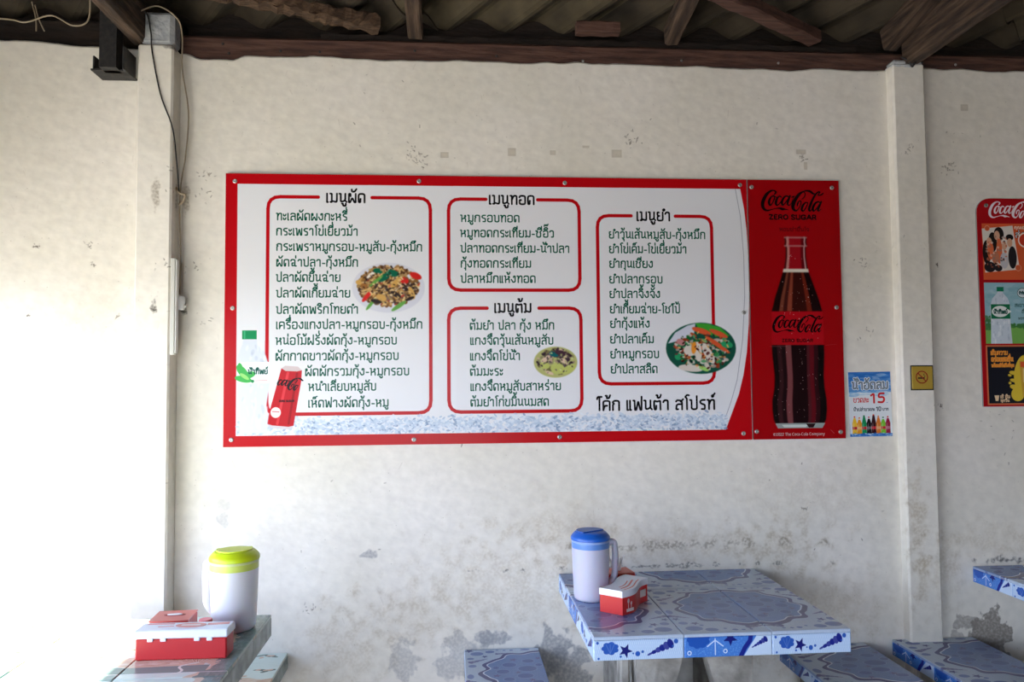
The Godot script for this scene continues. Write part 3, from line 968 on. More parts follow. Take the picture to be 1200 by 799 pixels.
func ink_lines() -> Array:
	# text, left, right, baseline (pixels of the sheet, 1150 to the metre), style: 0 dish, 1 heading, 2 footer
	return [
		["เมนูผัด", 377, 522, 107, 1],
		["ทะเลผัดผงกะหรี่", 190, 454, 177, 0],
		["กระเพราไข่เยี่ยวม้า", 190, 494, 235, 0],
		["กระเพราหมูกรอบ-หมูสับ-กุ้งหมึก", 191, 739, 294, 0],
		["ผัดฉ่าปลา-กุ้งหมึก", 191, 495, 354, 0],
		["ปลาผัดขึ้นฉ่าย", 191, 429, 412, 0],
		["ปลาผัดเกี้ยมฉ่าย", 192, 466, 472, 0],
		["ปลาผัดพริกไทยดำ", 192, 496, 534, 0],
		["เครื่องแกงปลา-หมูกรอบ-กุ้งหมึก", 192, 739, 592, 0],
		["หน่อไม้ฝรั่งผัดกุ้ง-หมูกรอบ", 191, 642, 652, 0],
		["ผักกาดขาวผัดกุ้ง-หมูกรอบ", 191, 649, 711, 0],
		["ผัดผักรวมกุ้ง-หมูกรอบ", 301, 689, 770, 0],
		["หนำเลียบหมูสับ", 313, 564, 827, 0],
		["เห็ดฟางผัดกุ้ง-หมู", 313, 611, 889, 0],
		["เมนูทอด", 1001, 1176, 108, 1],
		["หมูกรอบทอด", 890, 1117, 178, 0],
		["หมูทอดกระเทียม-ซีอิ๊ว", 889, 1252, 237, 0],
		["ปลาทอดกระเทียม-น้ำปลา", 890, 1312, 297, 0],
		["กุ้งทอดกระเทียม", 890, 1161, 356, 0],
		["ปลาหมึกแห้งทอด", 890, 1178, 415, 0],
		["เมนูต้ม", 1019, 1160, 531, 1],
		["ต้มยำ ปลา กุ้ง หมึก", 924, 1249, 597, 0],
		["แกงจืดวุ้นเส้นหมูสับ", 925, 1245, 655, 0],
		["แกงจืดไข่น้ำ", 924, 1115, 715, 0],
		["ต้มมะระ", 924, 1048, 774, 0],
		["แกงจืดหมูสับสาหร่าย", 925, 1273, 832, 0],
		["ต้มยำไก่ขมิ้นนมสด", 925, 1225, 892, 0],
		["เมนูยำ", 1584, 1716, 168, 1],
		["ยำวุ้นเส้นหมูสับ-กุ้งหมึก", 1472, 1857, 239, 0],
		["ยำไข่เค็ม-ไข่เยี่ยวม้า", 1472, 1780, 297, 0],
		["ยำกุนเชียง", 1472, 1644, 355, 0],
		["ยำปลากรอบ", 1471, 1681, 416, 0],
		["ยำปลาจิ้งจั้ง", 1471, 1671, 474, 0],
		["ยำเกี้ยมฉ่าย-ไชโป้", 1472, 1749, 534, 0],
		["ยำกุ้งแห้ง", 1472, 1627, 591, 0],
		["ยำปลาเค็ม", 1471, 1642, 652, 0],
		["ยำหมูกรอบ", 1471, 1662, 710, 0],
		["ยำปลาสลิด", 1472, 1655, 769, 0],
		["โค้ก แฟนต้า สไปรท์", 1416, 1882, 913, 2],
	]


func frame_box(p: Pad, x0: float, y0: float, x1: float, y1: float, g0: float, g1: float, c: Color) -> void:
	var r := 46.0
	var w := 13.0
	p.line(p.eased([Vector2(g0, y0), Vector2(x0, y0), Vector2(x0, y1), Vector2((x0 + x1) / 2, y1)], r), w, c)
	p.line(p.eased([Vector2(g1, y0), Vector2(x1, y0), Vector2(x1, y1), Vector2((x0 + x1) / 2, y1)], r), w, c)


func build_menu_board() -> void:
	var red := C(184, 10, 20)
	var white := C(228, 228, 232)
	var p := Pad.new(2032, 1035, red)
	p.glyphs = glyph_table()
	var r := RandomNumberGenerator.new()
	r.seed = 7
	# white field with the bulging right side
	var field := PackedVector2Array([Vector2(44, 40), Vector2(2006, 38)])
	var rim := [Vector2(2006, 38), Vector2(2020, 120), Vector2(2028, 205), Vector2(2033, 330), Vector2(2033, 461), Vector2(2028, 580), Vector2(2018, 690), Vector2(2002, 780), Vector2(1982, 855), Vector2(1926, 994)]
	for q in rim:
		field.append(q)
	field.append(Vector2(46, 994))
	p.poly(field, white)
	var seam_line := []
	for q in [Vector2(1986, 40), Vector2(2004, 150), Vector2(2014, 308), Vector2(2014, 470), Vector2(2002, 640), Vector2(1976, 800), Vector2(1950, 883), Vector2(1908, 993)]:
		seam_line.append(q)
	p.line(seam_line, 3.0, C(168, 168, 178))
	# frames round each group of dishes
	frame_box(p, 158, 88, 773, 915, 346, 550, red)
	frame_box(p, 843, 90, 1354, 445, 988, 1191, red)
	frame_box(p, 842, 515, 1356, 914, 990, 1192, red)
	frame_box(p, 1426, 150, 1885, 811, 1561, 1739, red)
	# crushed ice along the foot
	for i in 2600:
		var x := r.randf_range(50, 1930)
		var y := r.randf_range(936, 992) - (r.randf_range(0, 16) if r.randf() < 0.3 else 0.0)
		var g := r.randf()
		var c := C(164, 184, 208).lerp(C(230, 236, 244), g) if r.randf() < 0.88 else C(124, 146, 178)
		p.oval(x, y, r.randf_range(3, 11), r.randf_range(2, 6), c, r.randf_range(-0.9, 0.9), 0.7)
	p.rect(40, 994, 1900, 60, red)
	p.rect(0, 0, 44, 1035, red)
	# bottle of drinking water
	var body := PackedVector2Array()
	for q in [[70, 632], [68, 650], [52, 690], [48, 720], [50, 800], [58, 900], [60, 985], [160, 985], [166, 940], [158, 880], [168, 800], [166, 730], [150, 682], [122, 652], [119, 632]]:
		body.append(Vector2(q[0], q[1]))
	p.poly(body, C(214, 220, 230))
	for i in 46:
		p.oval(r.randf_range(62, 156), r.randf_range(650, 975), r.randf_range(2, 7), r.randf_range(4, 26), C(240, 243, 248) if r.randf() < 0.7 else C(178, 188, 206), r.randf_range(-0.3, 0.3), 0.4)
	p.rect(50, 718, 116, 80, C(236, 238, 240))
	p.rect(66, 598, 54, 34, C(24, 140, 84))
	p.rect(72, 600, 6, 30, C(60, 172, 116))
	for q in [[70, 756, 34, 15, 0.9], [88, 768, 30, 13, -0.3], [72, 782, 32, 12, 0.2], [62, 742, 22, 9, 1.3]]:
		p.oval(q[0], q[1], q[2], q[3], C(70, 176, 84), q[4])
	p.oval(76, 772, 20, 7, C(150, 214, 120), 0.6)
	p.oval(106, 790, 6, 6, C(40, 140, 80))
	p.letters("น้ำทิพย์", 90, 762, 15, 70, 4.0, C(20, 80, 70))
	p.line([Vector2(116, 788), Vector2(160, 786)], 1.5, C(200, 120, 120))
	# the can
	var can := PackedVector2Array()
	for q in [[212, 742], [226, 734], [272, 738], [288, 750], [286, 790], [258, 958], [246, 972], [176, 964], [162, 950], [170, 900]]:
		can.append(Vector2(q[0], q[1]))
	p.poly(can, C(188, 22, 32))
	p.poly(PackedVector2Array([Vector2(212, 742), Vector2(226, 732), Vector2(274, 736), Vector2(288, 750), Vector2(270, 754), Vector2(228, 752)]), C(206, 190, 190))
	p.poly(PackedVector2Array([Vector2(162, 950), Vector2(176, 966), Vector2(246, 973), Vector2(258, 958), Vector2(240, 962), Vector2(180, 956)]), C(206, 200, 204))
	p.line([Vector2(236, 760), Vector2(198, 950)], 10.0, C(222, 66, 72), 0.8)
	p.line([Vector2(270, 762), Vector2(240, 950)], 8.0, C(140, 10, 20), 0.8)
	var mark := C(24, 8, 10)
	script_name(p, 205 - 0.155 * 225, 772 - 0.155 * 40, 0.155 * 940, mark, 1.25, 2, 8, 0.12)
	p.letters("ZERO SUGAR", 204, 868, 6, 56, 1.8, mark)
	p.oval(192, 908, 19, 20, C(236, 226, 226))
	p.line([Vector2(180, 904), Vector2(204, 906)], 3.0, C(200, 90, 96))
	# dishes
	p.oval(613, 436, 138, 96, C(212, 212, 222))
	food(p, 613, 428, 128, 84, [[C(120, 78, 40), 70, 20, 0.6], [C(150, 104, 50), 90, 15, 0.55], [C(196, 150, 84), 90, 11, 0.45], [C(92, 58, 36), 70, 9, 0.5], [C(214, 178, 110), 60, 10, 0.35], [C(40, 24, 20), 50, 7, 0.5], [C(186, 60, 40), 14, 9, 0.4], [C(226, 200, 150), 60, 5, 0.4]], r, 0.9)
	for q in [[546, 386, 20, 7, -0.7, 0], [572, 372, 18, 10, 0.2, 1], [596, 396, 26, 12, -0.6, 1], [628, 380, 26, 13, 0.2, 1], [566, 410, 34, 6, -0.7, 2], [530, 470, 8, 26, 0.7, 3], [672, 408, 18, 12, 0.3, 3], [716, 390, 24, 12, 0.4, 3], [545, 500, 28, 6, -0.9, 2], [652, 506, 34, 8, -0.6, 2], [700, 456, 26, 11, 1.2, 4], [586, 474, 20, 12, 0.4, 4], [640, 416, 28, 9, -0.8, 4], [520, 430, 16, 11, 0.3, 5], [500, 416, 12, 9, 0.3, 4], [676, 440, 12, 8, 0.4, 6], [640, 462, 22, 9, 0.5, 6], [566, 488, 22, 7, 0.2, 6], [694, 478, 18, 6, -0.4, 6]]:
		p.oval(q[0], q[1], q[2], q[3], [C(232, 222, 210), C(10, 96, 68), C(96, 158, 66), C(206, 34, 26), C(206, 160, 84), C(150, 98, 46), C(38, 24, 20)][q[5]], q[4])
	food(p, 613, 428, 124, 80, [[C(222, 186, 120), 40, 6, 0.4], [C(60, 36, 24), 36, 6, 0.4], [C(236, 222, 196), 16, 4, 0.4]], r, 0.86)
	p.oval(1255, 725, 85, 60, C(176, 176, 112))
	food(p, 1255, 722, 80, 54, [[C(120, 112, 70), 40, 12, 0.6], [C(64, 46, 56), 40, 9, 0.6], [C(206, 176, 150), 24, 8, 0.5]], r, 0.92)
	for q in [[1262, 750, 28, 22, 0.2, 0], [1212, 738, 20, 13, 0.2, 0], [1306, 752, 32, 14, -0.5, 0], [1248, 694, 18, 10, 0.3, 1], [1278, 690, 26, 10, 0.2, 2], [1215, 712, 22, 8, -0.6, 3], [1286, 720, 14, 9, 0.5, 3], [1230, 766, 18, 6, 0.4, 3]]:
		p.oval(q[0], q[1], q[2], q[3], [C(184, 190, 102), C(20, 92, 96), C(70, 44, 54), C(214, 186, 160)][q[5]], q[4])
	food(p, 1255, 722, 80, 54, [[C(200, 206, 130), 40, 4, 0.5], [C(60, 44, 52), 40, 4, 0.5]], r, 0.9)
	p.oval(1833, 674, 141, 101, C(24, 78, 62))
	p.poly(PackedVector2Array([Vector2(1700, 655), Vector2(1730, 612), Vector2(1780, 584), Vector2(1812, 576), Vector2(1806, 616), Vector2(1760, 640)]), C(206, 208, 222))
	p.poly(PackedVector2Array([Vector2(1812, 575), Vector2(1860, 577), Vector2(1912, 592), Vector2(1950, 626), Vector2(1890, 628), Vector2(1830, 608)]), C(60, 160, 50))
	food(p, 1840, 680, 126, 84, [[C(120, 40, 30), 40, 12, 0.6], [C(196, 84, 44), 60, 14, 0.4], [C(200, 190, 176), 44, 14, 0.5], [C(40, 130, 64), 40, 10, 0.5], [C(20, 50, 40), 30, 8, 0.6]], r, 0.88)
	for q in [[1822, 690, 14, 36, 0.0, 0], [1862, 696, 16, 44, -0.5, 0], [1786, 684, 24, 20, 0.4, 0], [1836, 606, 40, 11, 0.3, 1], [1905, 616, 40, 10, 0.4, 1], [1900, 660, 60, 9, 0.6, 1], [1804, 672, 10, 24, 0.1, 2], [1740, 706, 14, 14, 0.0, 3], [1938, 660, 24, 14, 0.2, 3], [1790, 752, 50, 14, 0.1, 0], [1842, 754, 22, 8, 0.4, 4], [1752, 650, 18, 12, 0.5, 5]]:
		p.oval(q[0], q[1], q[2], q[3], [C(216, 206, 196), C(214, 88, 50), C(232, 146, 50), C(40, 150, 96), C(160, 210, 110), C(190, 130, 130)][q[5]], q[4])
	food(p, 1840, 680, 126, 84, [[C(226, 170, 90), 30, 6, 0.4], [C(70, 24, 20), 30, 6, 0.5], [C(232, 224, 214), 16, 5, 0.4]], r, 0.88)
	for q in [[472, 334, 280, 202], [1166, 662, 178, 126], [1690, 570, 286, 208], [48, 636, 122, 80], [48, 800, 122, 186]]:
		p.soften(q[0], q[1], q[2], q[3], 2, 1)
	# lettering
	for l in ink_lines():
		var style: int = l[4]
		p.letters(l[0], l[1], l[3], [25.0, 33.0, 36.0][style], l[2] - l[1], [4.6, 6.6, 7.0][style], C(6, 78, 58) if style == 0 else C(12, 12, 16))
	var board := thing("menu_board", "wide red-framed menu board with Thai dish lists in four boxes", "menu board", Vector3(0, 1.186, 0))
	part("panel", block(Vector3(1.764, 0.9, 0.008), 0.001), M.backing, board, Vector3(0.883, 0.45, 0.0045))
	part("print", flat_print(1.766, 0.9, 0.001), printed(p.texture(), 0.22), board, Vector3(0.0, 0, 0.0088))
	for q in [[34, 30], [729, 22], [1298, 22], [2004, 22], [30, 514], [2008, 533], [708, 1016], [1267, 1014], [1996, 1010], [30, 1008]]:
		screw(board, Vector3(q[0] / 1150.0, 0.9 - q[1] / 1150.0, 0.0098))


func flat_print(w: float, h: float, t: float) -> ArrayMesh:
	return prism(PackedVector2Array([Vector2(0, 0), Vector2(w, 0), Vector2(w, h), Vector2(0, h)]), t)


func screw(board: Node3D, at: Vector3) -> void:
	var head := part("screw", lathe([Vector2(0.0075, 0), Vector2(0.0072, 0.0015), Vector2(0.0045, 0.0028), Vector2(0.003, 0.0022), Vector2(0, 0.002)], 14), M.screw, board, at, Vector3(PI / 2, 0, 0))
	part("drive_slot", block(Vector3(0.006, 0.0012, 0.0014), 0.0), M.steel, head, Vector3(0, 0.0022, 0), Vector3(0, 0.6, 0))


func cola_bottle(p: Pad, k: float, ox: float, oy: float) -> void:
	# outline halves: y, left, right (in the coordinates of the wide sheet)
	var rows := [[228, 2182, 2270], [236, 2179, 2273], [250, 2182, 2270], [262, 2178, 2274], [272, 2184, 2268], [310, 2183, 2268], [355, 2176, 2274], [369, 2171, 2277], [420, 2154, 2296], [470, 2136, 2314], [530, 2120, 2331], [600, 2117, 2334], [662, 2117, 2334], [700, 2118, 2334], [784, 2126, 2329], [830, 2124, 2331], [880, 2114, 2338], [918, 2113, 2339], [960, 2118, 2334], [985, 2130, 2318], [992, 2136, 2310]]
	var at := func(x: float, y: float) -> Vector2: return Vector2((x - ox) * k, (y - oy) * k)
	var span := func(y: float) -> Vector2:
		for i in rows.size() - 1:
			if y <= rows[i + 1][0]:
				var t := clampf((y - rows[i][0]) / float(rows[i + 1][0] - rows[i][0]), 0, 1)
				return Vector2(lerpf(rows[i][1], rows[i + 1][1], t), lerpf(rows[i][2], rows[i + 1][2], t))
		return Vector2(rows[-1][1], rows[-1][2])
	# bands across the bottle: [from, to, colour] in fractions of its width, for neck, shoulder and belly
	var neck := [[0.0, 0.08, C(70, 20, 22)], [0.08, 0.2, C(200, 130, 120)], [0.2, 0.75, C(160, 16, 28)], [0.75, 0.88, C(96, 8, 16)], [0.88, 0.95, C(196, 150, 150)], [0.95, 1.0, C(50, 10, 12)]]
	var shoulder := [[0.0, 0.14, C(26, 8, 8)], [0.14, 0.22, C(120, 60, 44)], [0.22, 0.3, C(60, 22, 18)], [0.3, 0.4, C(136, 62, 44)], [0.4, 0.7, C(52, 14, 10)], [0.7, 0.8, C(112, 36, 22)], [0.8, 1.0, C(24, 6, 8)]]
	var belly := [[0.0, 0.1, C(20, 10, 12)], [0.1, 0.18, C(54, 26, 30)], [0.18, 0.26, C(30, 12, 16)], [0.26, 0.37, C(122, 66, 68)], [0.37, 0.66, C(26, 8, 12)], [0.66, 0.72, C(78, 28, 34)], [0.72, 0.8, C(96, 16, 26)], [0.8, 0.88, C(46, 14, 20)], [0.88, 1.0, C(16, 8, 10)]]
	for zone in [[228, 366, neck], [366, 530, shoulder], [662, 975, belly]]:
		for b in zone[2]:
			var left := PackedVector2Array()
			var right := []
			var y: float = zone[0]
			while y <= zone[1]:
				var s: Vector2 = span.call(y)
				left.append(at.call(lerpf(s.x, s.y, b[0]), y))
				right.append(at.call(lerpf(s.x, s.y, b[1]), y))
				y += 6.0
			right.reverse()
			left.append_array(PackedVector2Array(right))
			p.poly(left, b[2])
	for y in [228, 262]:
		var s: Vector2 = span.call(y + 4.0)
		p.line([at.call(s.x, y + 4.0), at.call(s.y, y + 4.0)], 7.0 * k, C(190, 140, 136), 0.7)
	var top: Vector2 = span.call(364.0)
	p.poly(PackedVector2Array([at.call(top.x, 358), at.call(top.y, 358), at.call(top.y + 3, 372), at.call(top.x - 3, 372)]), C(226, 214, 196))
	var a0: Vector2 = at.call(2108, 226)
	var a1: Vector2 = at.call(2344, 996)
	p.soften(int(a0.x), int(a0.y), int(a1.x - a0.x), int(a1.y - a0.y), 4, 1)
	# the red label round the waist
	var band := PackedVector2Array()
	for y in [530, 560, 600, 640, 662]:
		band.append(at.call((span.call(float(y)) as Vector2).x, y))
	for y in [662, 640, 600, 560, 530]:
		band.append(at.call((span.call(float(y)) as Vector2).y, y))
	p.poly(band, C(176, 12, 24))
	var o: Vector2 = at.call(2124, 543)
	script_name(p, o.x, o.y, 208 * k, C(14, 4, 6), 1.1)
	var z: Vector2 = at.call(2160, 650)
	p.letters("ZERO SUGAR", z.x, z.y, 11 * k, 128 * k, 2.6 * k, C(20, 4, 6))
	p.poly(PackedVector2Array([at.call(2124, 972), at.call(2330, 972), at.call(2318, 992), at.call(2134, 992)]), C(150, 160, 156))
	p.poly(PackedVector2Array([at.call(2150, 978), at.call(2260, 978), at.call(2250, 988), at.call(2160, 988)]), C(206, 214, 208))
	p.poly(PackedVector2Array([at.call(2250, 974), at.call(2290, 974), at.call(2280, 990), at.call(2262, 990)]), C(40, 22, 24))
	# drops on the glass
	var r := RandomNumberGenerator.new()
	r.seed = 4
	for i in 120:
		var y := r.randf_range(300, 965)
		var s: Vector2 = span.call(y)
		var q: Vector2 = at.call(r.randf_range(s.x + 8, s.y - 8), y)
		p.oval(q.x, q.y, r.randf_range(1.2, 2.8), r.randf_range(1.2, 3.6), C(214, 190, 186), 0.0, r.randf_range(0.3, 0.9))


func build_bottle_panel() -> void:
	# its left edge is at 2033 of the wide sheet's pixels; drawn half as fine again
	var k := 1.5
	var p := Pad.new(572, 1552, C(160, 6, 14))
	p.glyphs = glyph_table()
	cola_bottle(p, k, 2033, 0)
	script_name(p, (2090 - 2033) * k, 40 * k, 258 * k, C(22, 5, 8), 1.15)
	p.letters("ZERO SUGAR", (2119 - 2033) * k, 158 * k, 17 * k, 196 * k, 5.2 * k, C(22, 5, 8))
	p.letters("หอมซ่าชื่นใจ", (2161 - 2033) * k, 206 * k, 11 * k, 122 * k, 3.0 * k, C(96, 4, 12))
	# scratches
	p.line([Vector2((2110 - 2033) * k, 668 * k), Vector2((2180 - 2033) * k, 668 * k)], 2.5, C(190, 120, 120), 0.5)
	p.line([Vector2((2340 - 2033) * k, 664 * k), Vector2((2386 - 2033) * k, 660 * k)], 2.0, C(190, 110, 110), 0.5)
	p.line([Vector2((2352 - 2033) * k, 1000 * k), Vector2((2366 - 2033) * k, 1014 * k)], 2.5, C(200, 130, 130), 0.7)
	var w := 0.328
	var board := thing("bottle_panel", "red advertising panel with a tall cola bottle, right of menu board", "poster", Vector3(1.7705, 1.186, 0))
	part("panel", block(Vector3(w - 0.002, 0.9, 0.008), 0.001), M.backing, board, Vector3(w / 2, 0.45, 0.0045))
	part("print", flat_print(w, 0.9, 0.001), printed(p.texture(), 0.22), board, Vector3(0, 0, 0.0088))
	var tm := TextMesh.new()
	tm.text = "©2022 The Coca-Cola Company"
	var f := SystemFont.new()
	f.font_names = PackedStringArray(["Droid Sans"])
	tm.font = f
	tm.font_size = 32
	tm.pixel_size = 0.000405
	tm.depth = 0.0004
	tm.curve_step = 2.0
	part("lettering", tm, plain(C(220, 190, 190), 0.4), board, Vector3((2221 - 2036) / 1150.0, 0.9 - 1016 / 1150.0, 0.0099))
	for q in [[2051, 30], [2384, 29], [2390, 513], [2049, 1003], [2392, 1009]]:
		screw(board, Vector3((q[0] - 2036) / 1150.0, 0.9 - q[1] / 1150.0, 0.0098))


func build_right_poster() -> void:
	# 0.60 x 0.74 m; only its left part is in the photograph
	var p := Pad.new(840, 1036, C(172, 12, 24))
	p.glyphs = glyph_table()
	var r := RandomNumberGenerator.new()
	r.seed = 19
	script_name(p, 66, 14, 250, C(238, 226, 232), 1.15)
	# an orange advertisement with a snapshot of friends
	p.rect(24, 126, 792, 282, C(216, 92, 52))
	p.poly(PackedVector2Array([Vector2(24, 152), Vector2(186, 136), Vector2(216, 356), Vector2(34, 372)]), C(226, 216, 206))
	for q in [[46, 270, 22, 60, 0], [78, 220, 22, 50, 0], [112, 180, 26, 36, 0], [60, 218, 14, 22, 1], [102, 186, 15, 24, 1], [138, 236, 14, 22, 1], [66, 262, 17, 46, 2], [112, 262, 15, 66, 2], [92, 300, 18, 34, 3], [168, 196, 20, 16, 0], [168, 222, 14, 22, 1], [180, 296, 22, 56, 4], [136, 312, 22, 40, 5], [60, 344, 30, 26, 4], [104, 350, 20, 16, 4]]:
		p.oval(q[0], q[1], q[2], q[3], [C(30, 22, 22), C(216, 166, 136), C(222, 110, 70), C(190, 120, 90), C(36, 32, 36), C(196, 192, 196)][q[4]])
	for i in 60:
		p.oval(r.randf_range(40, 150), r.randf_range(190, 350), r.randf_range(3, 7), r.randf_range(3, 8), [C(230, 200, 180), C(40, 30, 30), C(200, 100, 70), C(150, 120, 110)][r.randi() % 4], 0.0, 0.7)
	for q in [[52, 150, 14], [208, 348, 16]]:
		p.oval(q[0], q[1], q[2], q[2], C(236, 170, 140))
		p.oval(q[0], q[1], q[2] - 2, q[2] - 2, C(210, 96, 60))
	p.letters("คุณเอง", 196, 152, 11, 66, 3, C(240, 226, 206))
	p.letters("ส่ง", 200, 194, 22, 44, 9, C(40, 30, 32))
	p.letters("ส่ง", 200, 194, 22, 44, 4, C(238, 230, 226))
	p.oval(250, 208, 38, 38, C(240, 226, 210))
	p.oval(250, 208, 31, 31, C(206, 60, 40))
	# a water advertisement on a meadow
	p.rect(24, 422, 792, 304, C(150, 190, 200))
	for i in 200:
		p.oval(r.randf_range(34, 806), r.randf_range(432, 590), r.randf_range(14, 40), r.randf_range(6, 14), C(120, 170, 186) if r.randf() < 0.5 else C(196, 216, 220), 0.0, 0.25)
	p.rect(24, 636, 792, 90, C(120, 176, 84))
	for i in 160:
		p.oval(r.randf_range(30, 810), r.randf_range(628, 648), r.randf_range(6, 16), r.randf_range(3, 8), C(60, 120, 60), 0.0, 0.8)
	for i in 40:
		p.oval(r.randf_range(26, 60), r.randf_range(590, 660), r.randf_range(4, 12), r.randf_range(4, 10), C(64, 120, 70), 0.0, 0.7)
	var bottle := PackedVector2Array()
	for q in [[94, 462], [92, 474], [66, 500], [52, 540], [54, 620], [50, 726], [162, 726], [156, 620], [158, 540], [146, 500], [122, 474], [120, 462]]:
		bottle.append(Vector2(q[0], q[1]))
	p.poly(bottle, C(206, 216, 226))
	for i in 60:
		p.oval(r.randf_range(60, 150), r.randf_range(486, 720), r.randf_range(2, 6), r.randf_range(3, 14), C(240, 244, 248) if r.randf() < 0.6 else C(170, 186, 200), 0.0, 0.5)
	p.rect(90, 444, 36, 22, C(20, 118, 84))
	p.rect(56, 530, 100, 72, C(20, 108, 70))
	p.oval(104, 566, 44, 28, C(232, 236, 232))
	p.poly(PackedVector2Array([Vector2(140, 552), Vector2(164, 566), Vector2(140, 580)]), C(232, 236, 232))
	p.letters("น้ำทิพย์", 70, 576, 14, 70, 4.5, C(16, 70, 60))
	p.oval(226, 474, 30, 25, C(60, 90, 90))
	p.oval(226, 474, 27, 22, C(214, 222, 224))
	p.letters("น้ำทิพย์", 206, 480, 10, 40, 3, C(20, 60, 60))
	p.letters("สะอาด สดชื่น", 182, 542, 13, 130, 3.5, C(70, 110, 110))
	p.letters("ดื่มง่าย", 218, 574, 11, 60, 3, C(70, 110, 110))
	p.letters("หวานเย็น", 198, 606, 9, 70, 3, C(70, 100, 100))
	# the lowest advertisement: dark, with a yellow splash
	var lower := Pad.new(790, 280, C(24, 26, 36))
	lower.glyphs = p.glyphs
	var orange := C(236, 150, 60)
	lower.letters("เติมความ", 18, 40, 17, 86, 5.5, orange)
	lower.letters("อร่อยสดชื่น", 20, 72, 17, 112, 7, orange)
	lower.letters("พร้อมเสิร์ฟถึงที่คุณ", 20, 100, 12, 116, 5, orange)
	for q in [[130, 130, 20, 10], [112, 142, 10, 6], [134, 168, 22, 9], [112, 180, 8, 7], [134, 200, 24, 12], [180, 130, 44, 90], [260, 150, 90, 110], [150, 236, 34, 34]]:
		lower.oval(q[0], q[1], q[2], q[3], C(222, 190, 60), 0.2)
	lower.poly(PackedVector2Array([Vector2(164, 70), Vector2(280, 70), Vector2(270, 250), Vector2(176, 250)]), C(206, 160, 60))
	lower.rect(170, 76, 100, 26, C(220, 90, 50))
	lower.rect(182, 108, 76, 70, C(226, 200, 150))
	lower.letters("เชิญชิม", 60, 254, 12, 48, 4, C(230, 200, 160))
	lower.letters("ทุกวัน", 60, 272, 10, 44, 4, C(230, 200, 160))
	lower.poly(PackedVector2Array([Vector2(28, 240), Vector2(54, 240), Vector2(48, 268), Vector2(34, 268)]), C(230, 200, 160))
	var board := thing("drinks_poster", "tall red rounded drinks poster with three advertisements, at right picture edge", "poster", Vector3(2.606, 1.2895, 0))
	var shape := rounded_rect(0.6, 0.74, [0.0, 0.0, 0.05, 0.05])
	part("panel", prism(shape, 0.006), M.backing, board, Vector3(0, 0, 0.0005))
	part("print", prism(shape, 0.001), printed(p.texture(), 0.4), board, Vector3(0, 0, 0.0066))
	part("lowest_picture", flat_print(0.564, 0.2, 0.0008), printed(lower.texture(), 0.4), board, Vector3(0.02, 0.011, 0.0076))
	part("picture_rim", frame_strip(0.574, 0.21, 0.005, 0.0006), plain(C(206, 110, 70), 0.4), board, Vector3(0.015, 0.006, 0.0078))
	screw(board, Vector3(0.036, 0.715, 0.0076))


func frame_strip(w: float, h: float, b: float, t: float) -> ArrayMesh:
	var st := start()
	add_block(st, Vector3(w, b, t), 0.0, Vector3(w / 2, b / 2, t / 2))
	add_block(st, Vector3(w, b, t), 0.0, Vector3(w / 2, h - b / 2, t / 2))
	add_block(st, Vector3(b, h - 2 * b, t), 0.0, Vector3(b / 2, h / 2, t / 2))
	add_block(st, Vector3(b, h - 2 * b, t), 0.0, Vector3(w - b / 2, h / 2, t / 2))
	return st.commit()


func build_price_poster() -> void:
	var p := Pad.new(480, 704, C(224, 228, 232))
	p.glyphs = glyph_table()
	var r := RandomNumberGenerator.new()
	r.seed = 23
	p.rect(0, 0, 480, 225, C(58, 122, 196))
	for i in 240:
		var y := r.randf_range(0, 260)
		p.oval(r.randf_range(0, 480), y, r.randf_range(20, 70), r.randf_range(6, 16), [C(40, 104, 184), C(120, 176, 220), C(224, 232, 236)][0 if r.randf() > y / 240.0 else (1 if r.randf() < 0.5 else 2)], 0.0, 0.35)
	for i in 3:
		var w: float = [30.0, 17.0, 7.0][i]
		p.letters("น้ำอัดลม", 44, 186, 74, 400, w, [C(240, 244, 246), C(16, 18, 22), C(150, 170, 190)][i])
	p.letters("ขวดละ", 52, 330, 42, 168, 9, C(206, 60, 64))
	p.letters("15", 246, 336, 76, 164, 21, C(206, 40, 42))
	p.oval(432, 338, 5, 5, C(40, 90, 160))
	p.letters("น้ำเปล่าขวดละ", 48, 424, 26, 238, 6, C(30, 44, 60))
	p.letters("10", 306, 426, 32, 54, 9, C(24, 36, 52))
	p.letters("บาท", 376, 424, 24, 66, 6, C(30, 44, 60))
	var kinds := [C(238, 190, 50), C(230, 150, 40), C(20, 140, 84), C(30, 20, 24), C(56, 16, 22), C(220, 120, 40), C(120, 190, 50), C(150, 30, 60)]
	for i in 8:
		var x := 54 + i * 54.0
		var tall: float = [30, 10, 46, 20, 60, 34, 12, 22][i]
		var c: Color = kinds[i]
		p.poly(PackedVector2Array([Vector2(x - 10, 530 - tall), Vector2(x + 10, 530 - tall), Vector2(x + 27, 560), Vector2(x + 25, 620), Vector2(x + 27, 672), Vector2(x - 27, 672), Vector2(x - 25, 620), Vector2(x - 27, 560)]), c)
		p.rect(x - 9, 500 - tall * 0.6, 18, 14, [C(220, 60, 50), C(230, 120, 50), C(20, 120, 70), C(200, 30, 40)][i % 4])
		p.rect(x - 26, 596, 52, 30, c.lightened(0.35) if i % 2 else C(200, 40, 46))
		p.oval(x - 10, 600, 4, 44, c.lightened(0.5), 0.0, 0.7)
	p.rect(0, 672, 480, 32, C(70, 130, 200))
	for i in 60:
		p.oval(r.randf_range(0, 480), r.randf_range(664, 700), r.randf_range(6, 20), r.randf_range(3, 8), C(190, 214, 232) if r.randf() < 0.5 else C(40, 96, 176), 0.0, 0.7)
	var o := part("price_poster", flat_print(0.153, 0.224, 0.0012), printed(p.texture(), 0.5), self, Vector3(2.119, 1.19, 0.0006), Vector3(0, 0, 0.01))
	tag(o, "small blue and white price sheet with soda bottles, beside bottle panel", "poster")


